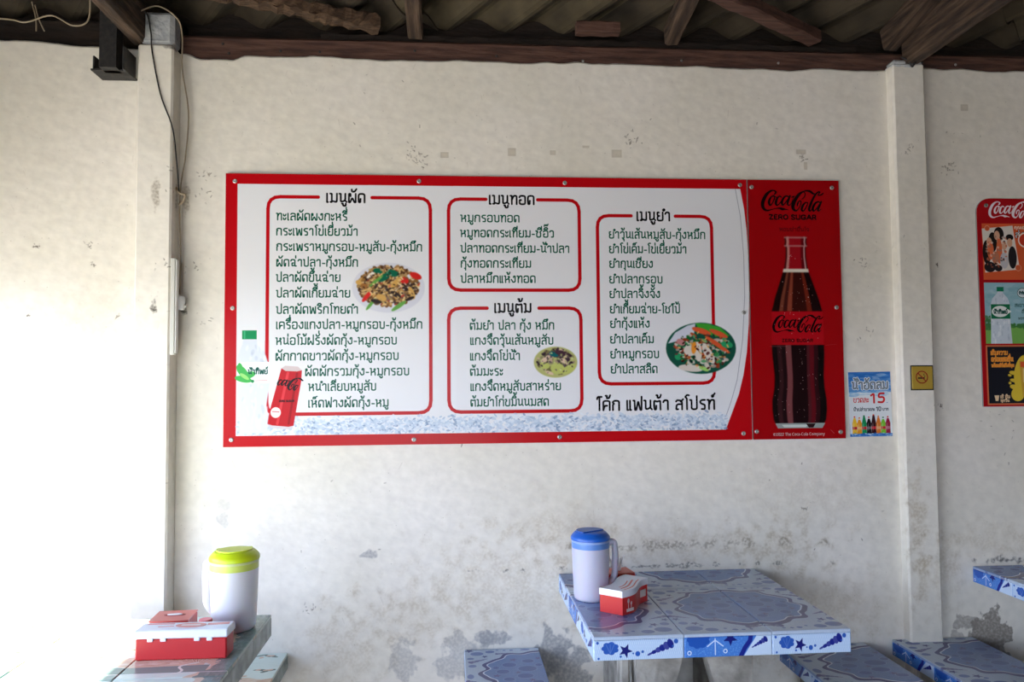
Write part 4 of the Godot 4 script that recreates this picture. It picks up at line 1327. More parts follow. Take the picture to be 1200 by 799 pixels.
func build_no_smoking() -> void:
	var s := thing("no_smoking_sign", "small gold no-smoking plate with black rim on the right column", "sign", Vector3(2.319, 1.350, 0.0402))
	part("rim", block(Vector3(0.082, 0.086, 0.003), 0.0008), plain(C(20, 18, 14), 0.4), s, Vector3(0.041, 0.043, 0.0016))
	part("plate", block(Vector3(0.074, 0.078, 0.002), 0.0006), plain(C(196, 164, 66), 0.38, 0.35), s, Vector3(0.041, 0.043, 0.0036))
	var ring := start()
	for i in 32:
		var a := Vector2.from_angle(TAU * i / 32)
		var b := Vector2.from_angle(TAU * (i + 1) / 32)
		quad(ring, Vector3(a.x * 0.0185, a.y * 0.0185, 0.0005), Vector3(b.x * 0.0185, b.y * 0.0185, 0.0005), Vector3(b.x * 0.0222, b.y * 0.0222, 0.0005), Vector3(a.x * 0.0222, a.y * 0.0222, 0.0005), Vector3.BACK)
	var ink := plain(C(150, 26, 20), 0.5)
	var black := plain(C(22, 18, 14), 0.5)
	var at := Vector3(0.039, 0.045, 0.0046)
	part("cigarette", block(Vector3(0.024, 0.0055, 0.0005), 0.0), black, s, at + Vector3(-0.002, -0.003, 0.0))
	part("smoke", tube(curve([Vector3(0.008, 0.0, 0), Vector3(0.012, 0.004, 0), Vector3(0.006, 0.008, 0), Vector3(0.01, 0.012, 0)]), 0.0009, 5), black, s, at)
	part("ring", ring.commit(), ink, s, at)
	part("slash", block(Vector3(0.042, 0.0036, 0.0005), 0.0), ink, s, at + Vector3(0, 0, 0.0004), Vector3(0, 0, -PI / 4))


# ---------------------------------------------------------------- tiled tables and benches

func scallop(p: Pad, cx: float, cy: float, rx: float, ry: float, c: Color) -> void:
	var pts := PackedVector2Array()
	for k in 160:
		var t := TAU * k / 160.0
		var m := 1.0 + 0.045 * sin(t * 11.0) + 0.02 * sin(t * 18.0 + 1.0) + 0.012 * sin(t * 5.0)
		pts.append(Vector2(cx + cos(t) * rx * m, cy + sin(t) * ry * m))
	p.poly(pts, c)


func shell(p: Pad, x: float, y: float, s: float, c: Color) -> void:
	p.oval(x, y, s, s * 0.72, c, 0.0, 1.0, 7, 0.2)
	for k in 3:
		p.line([Vector2(x, y + s * 0.6), Vector2(x + (k - 1) * s * 0.5, y - s * 0.45)], maxf(1.2, s * 0.07), c.lightened(0.25), 0.8)


func star(p: Pad, x: float, y: float, s: float, c: Color, turn := 0.2) -> void:
	var pts := PackedVector2Array()
	for k in 10:
		pts.append(Vector2(x, y) + Vector2.from_angle(TAU * k / 10 + turn) * (s if k % 2 == 0 else s * 0.42))
	p.poly(pts, c)


func cone_shell(p: Pad, x: float, y: float, s: float, c: Color, turn := -0.5) -> void:
	for k in 6:
		var t := k / 5.0
		var at := Vector2(lerpf(-s, s * 0.8, t), 0).rotated(turn)
		p.oval(x + at.x, y + at.y, s * 0.24, lerpf(s * 0.08, s * 0.38, t), c if k % 2 else c.lightened(0.14), turn)


func pebble(p: Pad, x: float, y: float, rx: float, ry: float, c: Color, turn := 0.0) -> void:
	p.oval(x, y, rx + 1.5, ry + 1.5, c.lightened(0.35), turn, 0.6)
	p.oval(x, y, rx, ry, c, turn)


# a tile with half a scalloped pool on its left edge, shells on sand round it
func sea_tile() -> ImageTexture:
	var p := Pad.new(320, 595, C(176, 192, 214))
	var r := RandomNumberGenerator.new()
	r.seed = 31
	for i in range(0, 320, 7):           # fine wavy net of the glaze
		var a := []
		for j in range(0, 600, 20):
			a.append(Vector2(i + 3.0 * sin(j * 0.05 + i * 0.3), j))
		p.line(a, 1.0, C(196, 208, 224), 0.7)
	for j in range(0, 595, 7):
		var a := []
		for i in range(0, 340, 20):
			a.append(Vector2(i, j + 3.0 * sin(i * 0.06 + j * 0.2)))
		p.line(a, 1.0, C(196, 208, 224), 0.6)
	var ink := C(78, 80, 130)
	var mid := C(82, 102, 156)
	scallop(p, 0, 282, 258, 238, ink)
	scallop(p, 0, 276, 240, 214, C(206, 218, 238))
	scallop(p, 0, 276, 234, 208, C(104, 130, 182))
	for i in 500:
		var t := r.randf_range(-PI / 2, PI / 2)
		var k := sqrt(r.randf())
		p.oval(cos(t) * 222 * k, 276 + sin(t) * 196 * k, r.randf_range(2, 5), r.randf_range(2, 4), C(92, 118, 172) if r.randf() < 0.5 else C(118, 144, 192), 0.0, 0.6)
	for q in [[60, 170, 34, 17, 0], [140, 210, 40, 20, 0], [70, 260, 52, 24, 0], [170, 286, 36, 18, 0], [84, 340, 44, 20, 0], [150, 372, 30, 15, 0], [40, 410, 30, 14, 0], [196, 240, 18, 10, 0], [20, 220, 20, 12, 0]]:
		p.oval(q[0], q[1], q[2] * 0.72 + 3, q[3] * 1.3 + 3, C(136, 160, 204), 0.0, 0.8)
		p.oval(q[0], q[1], q[2] * 0.72, q[3] * 1.3, mid)
	for q in [[120, 150, 20], [196, 330, 18], [60, 388, 18], [110, 300, 14], [16, 140, 16], [150, 420, 16]]:
		star(p, q[0], q[1], q[2], ink.lightened(0.1), q[0] * 0.1)
	# round the pool
	for q in [[268, 60, 34, 20], [212, 40, 24, 14], [296, 120, 18, 12], [60, 24, 26, 8], [120, 26, 10, 6], [150, 26, 8, 5], [180, 20, 7, 5], [290, 210, 20, 14], [300, 330, 16, 22], [286, 470, 22, 14], [264, 534, 40, 22], [204, 552, 30, 16], [120, 560, 14, 8], [90, 562, 9, 6], [60, 560, 8, 6], [152, 544, 8, 5], [226, 500, 10, 7]]:
		pebble(p, q[0], q[1], q[2] * 0.8, q[3] * 1.15, C(112, 128, 176))
	for q in [[300, 20, 22], [244, 476, 20], [300, 420, 18], [236, 98, 16]]:
		star(p, q[0], q[1], q[2], ink)
	cone_shell(p, 268, 150, 40, ink.lightened(0.15), 0.5)
	cone_shell(p, 284, 392, 38, ink.lightened(0.15), -0.4)
	cone_shell(p, 30, 528, 40, ink.lightened(0.1), 0.2)
	cone_shell(p, 160, 66, 30, ink.lightened(0.2), 0.1)
	return p.texture()


func edge_white() -> ImageTexture:
	var p := Pad.new(400, 86, C(196, 216, 240))
	for i in range(-90, 400, 9):
		p.line([Vector2(i, 0), Vector2(i + 30, 86)], 2.0, C(150, 182, 226), 0.6)
		p.line([Vector2(i + 90, 0), Vector2(i + 70, 86)], 2.0, C(150, 182, 226), 0.6)
	var royal := C(44, 88, 176)
	shell(p, 72, 34, 36, royal)
	star(p, 140, 46, 32, C(24, 28, 110), 0.1)
	cone_shell(p, 300, 40, 56, C(26, 36, 128), -0.42)
	for q in [[194, 60, 11], [216, 52, 6], [20, 76, 5], [174, 58, 4], [366, 12, 10], [352, 32, 5], [118, 70, 5], [16, 10, 6]]:
		p.oval(q[0], q[1], q[2], q[2], royal)
	return p.texture()


func edge_blue() -> ImageTexture:
	var p := Pad.new(400, 86, C(70, 124, 206))
	var r := RandomNumberGenerator.new()
	r.seed = 6
	for i in 260:
		p.oval(r.randf() * 300, r.randf() * 86, 3, 2, C(100, 154, 222), 0.0, 0.7)
	p.poly(PackedVector2Array([Vector2(270, 86), Vector2(330, 0), Vector2(400, 0), Vector2(400, 86)]), C(196, 216, 240))
	p.line([Vector2(256, 86), Vector2(276, 50), Vector2(300, 20), Vector2(304, 0)], 20.0, C(28, 40, 136))
	p.oval(64, 10, 50, 36, C(34, 84, 176), 0.0, 1.0, 9, 0.15)
	for q in [[22, 66, 10], [186, 62, 10]]:
		p.oval(q[0], q[1], q[2], q[2], C(220, 232, 246))
		p.oval(q[0], q[1], q[2] - 4, q[2] - 4, C(70, 124, 206))
	p.line([Vector2(140, 8), Vector2(140, 76)], 5.0, C(206, 222, 244))
	p.line([Vector2(104, 40), Vector2(140, 14), Vector2(176, 40)], 5.0, C(206, 222, 244))
	star(p, 210, 8, 34, C(24, 30, 116), 0.3)
	cone_shell(p, 346, 30, 36, C(26, 36, 128), -0.5)
	return p.texture()


# pale green tile: leaves and a fan of sprays on bands of sand
func garden_tile() -> ImageTexture:
	var p := Pad.new(320, 560, C(212, 226, 216))
	var r := RandomNumberGenerator.new()
	r.seed = 77
	for i in 300:
		p.oval(r.randf() * 320, r.randf() * 560, r.randf_range(6, 20), r.randf_range(2, 6), C(220, 232, 224) if r.randf() < 0.5 else C(202, 218, 208), 0.0, 0.4)
	var band := PackedVector2Array()
	for x in range(0, 321, 16):
		band.append(Vector2(x, 372 + 12 * sin(x * 0.05)))
	for x in range(320, -1, -16):
		band.append(Vector2(x, 452 + 14 * sin(x * 0.06 + 1.0)))
	p.poly(band, C(214, 190, 166))
	for i in 90:
		p.oval(r.randf() * 320, r.randf_range(380, 450), r.randf_range(10, 30), r.randf_range(2, 5), C(196, 160, 134) if r.randf() < 0.5 else C(226, 208, 188), 0.0, 0.6)
	band = PackedVector2Array()
	for x in range(0, 321, 16):
		band.append(Vector2(x, 462 + 8 * sin(x * 0.045 + 2.0)))
	band.append(Vector2(320, 520))
	band.append(Vector2(0, 520))
	p.poly(band, C(110, 142, 136))
	p.line([Vector2(0, 520), Vector2(320, 520)], 3.0, C(226, 232, 226))
	p.rect(0, 522, 320, 40, C(136, 166, 158))
	for i in 9:
		var t := -2.9 + i * 0.28
		p.line([Vector2(232, 446), Vector2(232, 446) + Vector2(cos(t), sin(t)) * r.randf_range(60, 92)], 9.0, C(226, 206, 180))
		p.line([Vector2(232, 446), Vector2(232, 446) + Vector2(cos(t), sin(t)) * 60], 3.0, C(176, 136, 110))
	for q in [[120, 360], [60, 150], [210, 120], [250, 300], [40, 300], [160, 230], [290, 200]]:
		for i in 5:
			p.oval(q[0] + r.randf_range(-26, 26), q[1] + r.randf_range(-14, 14), r.randf_range(12, 24), r.randf_range(4, 8), C(108, 120, 104) if i % 2 else C(84, 96, 86), r.randf_range(-0.7, 0.7))
		for i in 3:
			p.oval(q[0] + r.randf_range(-30, 30), q[1] + r.randf_range(-14, 14), 10, 7, C(210, 176, 150), r.randf())
	p.line(p.eased([Vector2(150, 520), Vector2(186, 480), Vector2(160, 440), Vector2(200, 410)], 30), 7.0, C(220, 226, 214))
	p.line(p.eased([Vector2(170, 520), Vector2(212, 486), Vector2(190, 450), Vector2(226, 420)], 30), 5.0, C(90, 108, 104))
	return p.texture()


func border_tile() -> ImageTexture:
	var p := Pad.new(320, 560, C(212, 226, 216))
	var r := RandomNumberGenerator.new()
	r.seed = 78
	for i in 200:
		p.oval(r.randf() * 320, r.randf() * 560, r.randf_range(6, 20), r.randf_range(2, 6), C(220, 232, 224) if r.randf() < 0.5 else C(202, 218, 208), 0.0, 0.4)
	var edge := PackedVector2Array([Vector2(320, 0), Vector2(320, 560)])
	for y in range(560, -1, -14):
		edge.append(Vector2(226 + 22 * sin(y * 0.03) + 8 * sin(y * 0.11), y))
	p.poly(edge, C(214, 190, 166))
	edge = PackedVector2Array([Vector2(320, 0), Vector2(320, 560)])
	for y in range(560, -1, -14):
		edge.append(Vector2(250 + 20 * sin(y * 0.03 + 0.4) + 7 * sin(y * 0.13), y))
	p.poly(edge, C(112, 136, 130))
	for i in 200:
		p.oval(r.randf_range(262, 320), r.randf() * 560, r.randf_range(2, 8), r.randf_range(4, 18), C(134, 156, 150) if r.randf() < 0.5 else C(96, 120, 116), 0.0, 0.5)
	p.poly(PackedVector2Array([Vector2(0, 470), Vector2(250, 462), Vector2(250, 520), Vector2(0, 520)]), C(110, 142, 136))
	p.poly(PackedVector2Array([Vector2(0, 400), Vector2(160, 392), Vector2(230, 430), Vector2(230, 462), Vector2(0, 470)]), C(214, 186, 160))
	for i in 60:
		p.oval(r.randf() * 210, r.randf_range(404, 456), r.randf_range(10, 26), r.randf_range(2, 5), C(190, 150, 124) if r.randf() < 0.5 else C(228, 210, 190), 0.0, 0.6)
	for i in 10:
		var t := -3.0 + i * 0.3
		p.line([Vector2(206, 452), Vector2(206, 452) + Vector2(cos(t), sin(t)) * r.randf_range(50, 84)], 8.0, C(230, 212, 188))
		p.line([Vector2(206, 452), Vector2(206, 452) + Vector2(cos(t), sin(t)) * 56], 2.5, C(170, 130, 104))
	for q in [[110, 380], [150, 396], [60, 160], [120, 250]]:
		for i in 6:
			p.oval(q[0] + r.randf_range(-34, 34), q[1] + r.randf_range(-10, 10), r.randf_range(12, 22), r.randf_range(4, 7), C(96, 106, 94) if i % 2 else C(70, 82, 74), r.randf_range(-0.7, 0.7))
	p.line([Vector2(0, 521), Vector2(320, 521)], 3.0, C(226, 232, 226))
	p.line(p.eased([Vector2(120, 560), Vector2(190, 510), Vector2(150, 470), Vector2(206, 440)], 30), 8.0, C(222, 228, 216))
	return p.texture()


# a glazed tile lying flat: top at y = 0, u runs with x (backwards when flipped), v with z between v0 and v1
func tile_mesh(w: float, d: float, t: float, flip: bool, u0 := 0.0, u1 := 1.0, v0 := 0.0, v1 := 1.0) -> ArrayMesh:
	var st := start()
	var b := 0.0016
	var uv := func(x: float, z: float) -> Vector2:
		var f := clampf(x / w, 0, 1)
		return Vector2(lerpf(u1, u0, f) if flip else lerpf(u0, u1, f), lerpf(v0, v1, clampf(z / d, 0, 1)))
	var ring := func(y: float, i: float) -> Array:
		return [Vector3(i, y, i), Vector3(w - i, y, i), Vector3(w - i, y, d - i), Vector3(i, y, d - i)]
	var top: Array = ring.call(0.0, b)
	var rim: Array = ring.call(-b, 0.0)
	var foot: Array = ring.call(-t, 0.0)
	var us := func(q: Array) -> Array:
		var o := []
		for v: Vector3 in q:
			o.append(uv.call(v.x, v.z))
		return o
	quad(st, top[0], top[1], top[2], top[3], Vector3.UP, us.call(top))
	var outs := [Vector3(0, 0, -1), Vector3(1, 0, 0), Vector3(0, 0, 1), Vector3(-1, 0, 0)]
	for k in 4:
		var j := (k + 1) % 4
		var a := [top[k], top[j], rim[j], rim[k]]
		quad(st, a[0], a[1], a[2], a[3], outs[k] + Vector3.UP, us.call(a))
		a = [rim[k], rim[j], foot[j], foot[k]]
		quad(st, a[0], a[1], a[2], a[3], outs[k], us.call(a))
	quad(st, foot[0], foot[1], foot[2], foot[3], Vector3.DOWN, us.call(foot))
	return st.commit()


# lays tiles over a slab. xs, zs: joint lines in the thing's own axes; style gives for each column [material, flip, u0, u1]; rows gives [v0, v1]
func lay(root: Node3D, xs: Array, zs: Array, style: Array, rows: Array) -> void:
	for i in xs.size() - 1:
		for k in zs.size() - 1:
			var w: float = xs[i + 1] - xs[i] - 0.002
			var d: float = zs[k + 1] - zs[k] - 0.002
			var s: Array = style[i]
			var v: Array = rows[k]
			part("tile", tile_mesh(w, d, 0.008, s[1], s[2], s[3], v[0], v[1]), s[0], root, Vector3(xs[i] + 0.001, rng.randf_range(-0.0004, 0.0004), zs[k] + 0.001))


# strips of tile round the rim: along the front (towards +z), the left or the right
func rim_tiles(root: Node3D, side: String, at: float, joints: Array, h: float, mats: Array) -> void:
	for i in joints.size() - 1:
		var l: float = joints[i + 1] - joints[i] - 0.002
		var mesh := tile_mesh(l, h, 0.008, false)
		var m: Material = mats[i % mats.size()]
		if side == "front":
			part("rim_tile", mesh, m, root, Vector3(joints[i] + 0.001, -0.009, at), Vector3(PI / 2, 0, 0))
		elif side == "left":
			var o := part("rim_tile", mesh, m, root, Vector3(at, -0.009, joints[i] + 0.001))
			o.basis = Basis(Vector3(0, 0, 1), Vector3(-1, 0, 0), Vector3(0, -1, 0))
		else:
			var o := part("rim_tile", mesh, m, root, Vector3(at, -0.009, joints[i + 1] - 0.001))
			o.basis = Basis(Vector3(0, 0, -1), Vector3(1, 0, 0), Vector3(0, -1, 0))


func trestle(w: float, h: float, d: float) -> ArrayMesh:
	# cast concrete support with a diamond opening seen from the front
	var st := start()
	var H := h
	var pieces := [
		[[-0.5, 1.0], [-0.05, 1.0], [-0.36, 0.5], [-0.46, 0.5]],
		[[0.05, 1.0], [0.5, 1.0], [0.46, 0.5], [0.36, 0.5]],
		[[-0.46, 0.5], [-0.36, 0.5], [-0.05, 0.1], [-0.5, 0.0]],
		[[0.36, 0.5], [0.46, 0.5], [0.5, 0.0], [0.05, 0.1]],
		[[-0.5, 0.0], [-0.05, 0.1], [0.05, 0.1], [0.5, 0.0]],
	]
	for p in pieces:
		var f := []
		var b := []
		var mid := Vector3.ZERO
		for q in p:
			f.append(Vector3(q[0] * w, q[1] * H, d / 2))
			b.append(Vector3(q[0] * w, q[1] * H, -d / 2))
			mid += Vector3(q[0] * w, q[1] * H, 0) / 4.0
		quad(st, f[0], f[1], f[2], f[3], Vector3.BACK)
		quad(st, b[0], b[1], b[2], b[3], Vector3.FORWARD)
		for k in 4:
			var j := (k + 1) % 4
			var e: Vector3 = (f[k] + b[j]) / 2.0 - mid
			quad(st, f[k], f[j], b[j], b[k], e)
	return st.commit()


func build_tables() -> void:
	var sea := printed(sea_tile(), 0.22)
	var white := printed(edge_white(), 0.25)
	var blue := printed(edge_blue(), 0.25)
	var garden := printed(garden_tile(), 0.14)
	var border := printed(border_tile(), 0.14)
	for m in [sea, white, blue, garden, border]:
		m.metallic_specular = 0.5
	var green_edge := mottled([C(92, 106, 104), C(122, 138, 134), C(150, 164, 160)], 0.02, 44, Vector3.ONE * 3.0, 0.25)
	# the blue table under the menu board
	var t := thing("tiled_table", "blue seashell-tiled concrete table under the menu board", "table", Vector3(1.094, TABLE_Y, 0.003))
	part("slab", block(Vector3(0.656, 0.044, 0.622), 0.002), M.concrete, t, Vector3(0.335, -0.031, 0.318))
	lay(t, [0.0, 0.232, 0.462, 0.672], [0.0, 0.218, 0.638], [[sea, false, 0.0, 1.0], [sea, true, 0.0, 1.0], [sea, false, 0.0, 0.93]], [[0.48, 1.0], [0.0, 1.0]])
	rim_tiles(t, "front", 0.638, [0.0, 0.232, 0.462, 0.672], 0.05, [white, blue, white])
	rim_tiles(t, "left", 0.0, [0.0, 0.218, 0.43, 0.638], 0.05, [white, blue, white])
	rim_tiles(t, "right", 0.672, [0.0, 0.218, 0.43, 0.638], 0.05, [white, white, blue])
	part("trestle", trestle(0.33, 0.69, 0.06), M.concrete, t, Vector3(0.305, -0.745, 0.46))
	for x in [0.165, 0.445]:  # unseen slabs that shut light out of the diamond opening
		part("unseen_side_slab", block(Vector3(0.03, 0.69, 0.362), 0.003), M.concrete, t, Vector3(x, -0.4, 0.247))
	part("unseen_back_slab", block(Vector3(0.33, 0.69, 0.03), 0.003), M.concrete, t, Vector3(0.305, -0.4, 0.05))  # unseen too, closes the trestle from behind so its opening stays dark
	part("post", block(Vector3(0.028, 0.69, 0.05), 0.006), M.concrete, t, Vector3(0.118, -0.4, 0.44))
	# the blue table at the right edge
	t = thing("tiled_table", "blue seashell-tiled table cut off by the right picture edge", "table", Vector3(2.545, 0.737, 0.003))
	part("slab", block(Vector3(0.68, 0.036, 0.622), 0.002), M.concrete, t, Vector3(0.348, -0.027, 0.318))
	lay(t, [0.0, 0.232, 0.462, 0.698], [0.0, 0.218, 0.638], [[sea, false, 0.0, 1.0], [sea, true, 0.0, 1.0], [sea, false, 0.0, 1.0]], [[0.48, 1.0], [0.0, 1.0]])
	rim_tiles(t, "front", 0.638, [0.0, 0.232, 0.462, 0.698], 0.044, [white, blue, white])
	rim_tiles(t, "left", 0.0, [0.0, 0.19, 0.41, 0.638], 0.044, [blue, white, blue])
	part("trestle", trestle(0.34, 0.69, 0.09), M.concrete, t, Vector3(0.35, -0.732, 0.46))
	part("trestle", trestle(0.34, 0.69, 0.09), M.concrete, t, Vector3(0.35, -0.732, 0.12))
	# benches: each one tile wide, running out from the wall
	for q in [[0.778, 0.246, 0.512, "tiled_bench", "blue tiled bench left of the blue table", true, [white, white]], [1.846, 0.30, 0.490, "tiled_bench", "blue tiled bench tucked against right side of the middle table", true, [blue, white]], [2.245, 0.29, 0.496, "tiled_bench", "blue tiled bench at foot of the right column", true, [blue, blue]]]:
		var b := thing(q[3], q[4], "bench", Vector3(q[0], q[2], 0.003), 0.0, "blue tiled benches")
		var w: float = q[1]
		part("slab", block(Vector3(w - 0.018, 0.036, 0.82), 0.002), M.concrete, b, Vector3(w / 2, -0.027, 0.42))
		lay(b, [0.0, w], [0.0, 0.42, 0.84], [[sea, q[5], 0.0, 1.0]], [[0.0, 1.0], [0.0, 1.0]])
		rim_tiles(b, "left", 0.0, [0.0, 0.23, 0.46, 0.84], 0.042, q[6])
		rim_tiles(b, "right", w, [0.0, 0.23, 0.46, 0.84], 0.042, q[6])
		rim_tiles(b, "front", 0.84, [0.0, w], 0.042, [white])
		part("pedestal", block(Vector3(w - 0.05, q[2] - 0.05, 0.10), 0.01), M.concrete, b, Vector3(w / 2, -0.048 - (q[2] - 0.05) / 2, 0.14))
		part("pedestal", block(Vector3(w - 0.05, q[2] - 0.05, 0.10), 0.01), M.concrete, b, Vector3(w / 2, -0.048 - (q[2] - 0.05) / 2, 0.66))
	# the green table and its bench on the left
	t = thing("tiled_table", "pale green floral-tiled table in bright light at lower left", "table", Vector3(-0.755, TABLE_Y, 0.36))
	part("slab", block(Vector3(0.98, 0.044, 0.86), 0.002), M.concrete, t, Vector3(0.4965, -0.031, 0.44))
	lay(t, [0.0, 0.25, 0.5, 0.755, 0.993], [0.0, 0.196, 0.45, 0.88], [[garden, false, 0.0, 1.0], [garden, false, 0.0, 1.0], [garden, true, 0.0, 1.0], [border, false, 0.0, 1.0]], [[0.3, 0.8], [0.4, 1.0], [0.0, 1.0]])
	rim_tiles(t, "right", 0.993, [0.0, 0.196, 0.45, 0.88], 0.05, [green_edge])
	rim_tiles(t, "front", 0.88, [0.0, 0.25, 0.5, 0.755, 0.993], 0.05, [green_edge])
	part("trestle", trestle(0.4, 0.69, 0.09), M.concrete, t, Vector3(0.5, -0.745, 0.62))
	part("trestle", trestle(0.4, 0.69, 0.09), M.concrete, t, Vector3(0.5, -0.745, 0.2))
	var g := thing("tiled_bench", "pale green tiled bench by the wall behind the green table", "bench", Vector3(-0.09, 0.522, 0.003))
	part("slab", block(Vector3(0.282, 0.036, 0.28), 0.002), M.concrete, g, Vector3(0.15, -0.027, 0.15))
	lay(g, [0.0, 0.30], [0.0, 0.30], [[garden, true, 0.0, 1.0]], [[0.2, 0.86]])
	rim_tiles(g, "right", 0.30, [0.0, 0.30], 0.042, [green_edge])
	rim_tiles(g, "front", 0.30, [0.0, 0.30], 0.042, [green_edge])
	part("pedestal", block(Vector3(0.2, 0.472, 0.10), 0.01), M.concrete, g, Vector3(0.15, -0.284, 0.15))


# ---------------------------------------------------------------- what stands on the tables

func pitcher(label: String, at: Vector3, turn: float, height: float, radius: float, lid_color: Color, handle_out: float, jug: Color) -> void:
	var o := thing("water_pitcher", label, "pitcher", at, turn, "plastic water pitchers")
	var milky := plain(jug, 0.3)
	milky.subsurf_scatter_enabled = true
	milky.subsurf_scatter_strength = 0.25
	milky.backlight_enabled = true
	milky.backlight = Color(0.35, 0.35, 0.4)
	var lidm := plain(lid_color, 0.35)
	var h := height
	var R := radius
	part("jug", lathe([Vector2(0, 0.002), Vector2(R * 0.80, 0.0), Vector2(R * 0.87, 0.004), Vector2(R * 0.90, 0.012), Vector2(R * 0.95, h * 0.4), Vector2(R * 0.985, h * 0.74), Vector2(R * 0.985, h * 0.755)], 48), milky, o)
	var pale := lid_color.lerp(C(214, 216, 236), 0.35)
	part("lid_skirt", lathe([Vector2(R * 0.985, h * 0.755), Vector2(R * 0.99, h * 0.76), Vector2(R * 0.99, h * 0.83), Vector2(R * 0.985, h * 0.835)], 48), plain(pale, 0.3), o)
	part("collar", lathe([Vector2(R * 0.985, h * 0.835), Vector2(R * 1.0, h * 0.84), Vector2(R * 1.0, h * 0.865), Vector2(R * 0.95, h * 0.87)], 48), plain(pale.lerp(C(214, 216, 236), 0.4), 0.3), o)
	var lid := part("lid", lathe([Vector2(R * 0.96, h * 0.868), Vector2(R * 1.03, h * 0.872), Vector2(R * 1.03, h * 0.905), Vector2(R * 0.98, h * 0.93), Vector2(R * 0.84, h * 0.972), Vector2(R * 0.78, h * 0.982), Vector2(0, h * 0.985)], 48), lidm, o)
	# a raised half-moon: the sliding pouring cover
	var moon := PackedVector2Array()
	for k in 17:
		var t := -0.35 + (PI + 0.7) * k / 16.0
		moon.append(Vector2(cos(t), sin(t)) * R * 0.74)
	part("pouring_cover", prism(moon, h * 0.016), lidm, lid, Vector3(0, h * 0.984, 0), Vector3(-PI / 2, 0.0, 0.4))
	# handle: a flat loop on +x
	var path := curve([Vector3(R * 0.9, h * 0.80, 0), Vector3(R + handle_out * 0.7, h * 0.81, 0), Vector3(R + handle_out, h * 0.74, 0), Vector3(R + handle_out, h * 0.50, 0), Vector3(R + handle_out * 0.8, h * 0.30, 0), Vector3(R * 0.9, h * 0.18, 0)], 8)
	part("handle", tube(path, 0.0095, 10), milky, o)


func wave_outline(w: float, l: float, swing: float) -> PackedVector2Array:
	# a box in plan whose long sides follow an S
	var out := PackedVector2Array()
	for k in 15:
		var t := k / 14.0
		out.append(Vector2(w + swing * sin(t * TAU * 0.9), l * t))
	for k in 15:
		var t := 1.0 - k / 14.0
		out.append(Vector2(swing * sin(t * TAU * 0.9), l * t))
	return out


